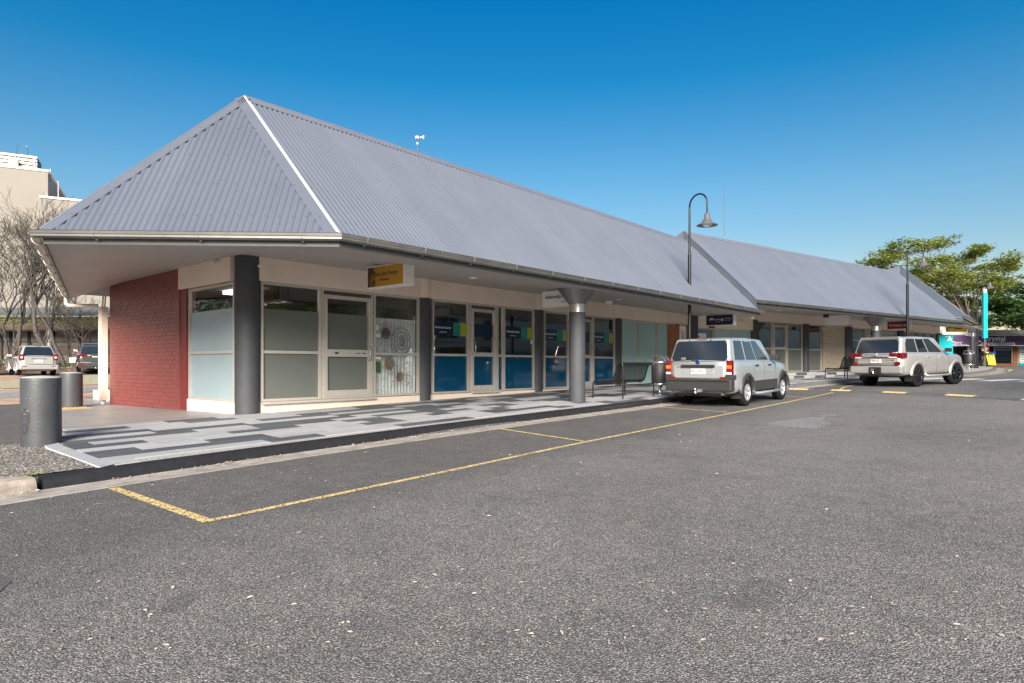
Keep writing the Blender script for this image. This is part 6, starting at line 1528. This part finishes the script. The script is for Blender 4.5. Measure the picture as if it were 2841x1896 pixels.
fr.box(x0-.05,x1+.05,YC-.14,YC-.02,z1,z1+.06,'frame'); fr.box(x0-.05,x0,YC-.14,YC-.02,z0,z1,'frame'); fr.box(x1,x1+.05,YC-.14,YC-.02,z0,z1,'frame'); fr.box(x0,x1,YC-.14,YC-.02,z1-.18,z1-.13,'frame'); wc=CS.part('window',fr)
mb=MB(); mb.add([(x0,YC-.05,z0),(x1,YC-.05,z0),(x1,YC-.05,z1),(x0,YC-.05,z1)],[(0,1,2,3)],'carglass'); CS.part('pane',mb,parent=wc)
BS=Thing('blue_shop','pale shop front with teal base and lettered board at the right edge','building',F0,(41,YC,1.3))
mb=MB(); mb.box(XC(2823),XC(3000),YC+.0,YC+8,1.0,ZC(935),'parapet'); BS.part('wall',mb)
mb=MB(); mb.box(XC(2826),XC(2900),YC-.1,YC-.01,1.1,ZC(1008),'tealsign'); BS.part('base_panel',mb)
mb=MB(); mb.box(XC(2826),XC(2900),YC-.1,YC-.01,ZC(1008),ZC(968),'paper'); bb_=BS.part('board',mb)
for k,b_ in enumerate(('EXPERIENCE','THE','ELEMENTS','BEAUTY','MASSAGE')):
    pass
mb=MB()
for k in range(5): mb.box(XC(2829)+.05*(k%2),XC(2838)-.03*(k%2),YC-.108,YC-.101,ZC(979+k*6.6),ZC(977.3+k*6.6),'ink')
BS.part('lettering_line',mb,parent=bb_)
mb=MB(); mb.box(XC(2834),XC(2900),YC-1.3,YC-1.1,ZC(966),ZC(934),'tealsign'); BS.part('fascia_sign',mb)
mb=MB(); mb.box(XC(2833),XC(2837),YC-1.35,YC-1.31,ZC(966),ZC(940),'paper'); mb.box(XC(2832.5),XC(2837.5),YC-1.36,YC-1.35,ZC(960),ZC(955),'signred'); BS.part('flag_sign',mb)
mb=MB(); mb.box(36,120,YC+9,YC+20,.5,3.6,'parapet'); single('far_building',mb,'low pale building beyond the purple shop roof','building',F0,(60,YC+10,1))
mb=MB(); mb.box(10,80,49.2,90,1.1,1.22,'concrete'); 
# ================= ACROSS THE STREET (seen only in the glass) =================
OB=Thing('apartment_block','cream block with white sills across the street, reflected in the shop windows','building',S1,(35,-14,.4))
mb=MB(); mb.box(24,32,-22,-13,.2,5.6,'wallpale'); mb.box(32,90,-22,-13,.2,8.6,'wallpale'); OB.part('wall',mb)
mb=MB(); mb.box(23,32,-22,-12.6,5.6,5.9,'white'); mb.box(32,90.2,-22,-12.6,8.6,8.9,'white'); OB.part('roof',mb)
for i in range(11):
    for z in ((1.2,3.5) if i<4 else (6.2,)):
        u=24+i*5.3; f=MB(); f.box(u,u+2.2,-12.99,-12.93,z,z+1.7,'blackmat'); w_=OB.part('window',f); f=MB(); f.box(u-.15,u+2.35,-12.99,-12.75,z-.2,z,'white'); OB.part('sill',f,parent=w_); f=MB(); f.box(u+1.05,u+1.15,-12.93,-12.9,z,z+1.7,'white'); OB.part('mullion',f,parent=w_)
mb=MB(); mb.box(14,22,-18,-11,2.6,2.85,'white'); OB.part('balcony_slab',mb)
mb=MB(); 
for i in range(40): mb.box(14+i*.2,14.03+i*.2,-11.03,-11,2.85,3.9,'white')
mb.box(14,22,-11.05,-11,3.9,3.96,'white'); OB.part('balustrade',mb)
PF=Thing('picket_fence','dark steel picket fence across the street, reflected in the shop windows','fence',S1,(40,-10,.6))
pk=MB(); pk.box(-.025,.025,-.02,.02,0,1.75,'timber'); pme=pk.mesh('picket')
for i in range(220):
    u=27+i*.17; link('picket',pme,PF.e,Matrix.Translation(Vector((u,-10,road_z(u)-.1+.08*sin(i*1.7)))-PF.o))
mb=MB(); mb.box(27,64.4,-10.05,-10.02,1.0,1.06,'timber'); mb.box(27,64.4,-10.05,-10.02,2.2,2.26,'timber'); PF.part('rail',mb)
OR=Thing('orange_building','orange brick building behind the street tree across the road, seen only in reflection','building',S1,(4,-24,.2)); mb=MB(); mb.box(-8,16,-32,-24,0,5,'orange'); OR.part('wall',mb)
mb=MB(); mb.box(-9,17,-33,-23,5,5.3,'white'); OR.part('roof',mb)
Yt=1
def tree_local(label,u,v,seed,mat,H=6,n=9,rad=2.6,frame=S1):
    P=frame.P(u,v); b=(P.x,P.y,road_z(u)); T=Thing('street_tree',label,'tree',F0,b); rnd=random.Random(seed)
    cr=[(P.x+rnd.gauss(0,rad*.55),P.y+rnd.gauss(0,rad*.55),b[2]+H*rnd.uniform(.5,1.0),.9,.7) for _ in range(n)]
    leafy(T,b,H,cr,3,seed,mat,r=.16,leaf=.22,per=22,forkz=1.8)
tree_local('leafy street tree across the road, seen only in the glass of the sliding door',22.5,-8,31,'leafB',7,16,2.8)
tree_local('feathery street tree across the road, seen only in the glass beside the corner column',18.3,-8,37,'leafA',7,16,2.8)
tree_local('leafy street tree across the road, seen only in the curtain window',28.5,-8.5,32,'leafA',8,14,2.8)
tree_local('leafy tree beyond the car park, seen only in the end window',-8,43,33,'leafB',9,18,4.5)
O4=dict(ESC); O4['paint']='white'; c=S1.P(24.5,-4.2); make_car('parked_car','white four-wheel drive parked across the street, seen only in the dark blue glass',O4,(c.x,c.y,road_z(24.5)+.004),220.9,group='cars parked across the street')
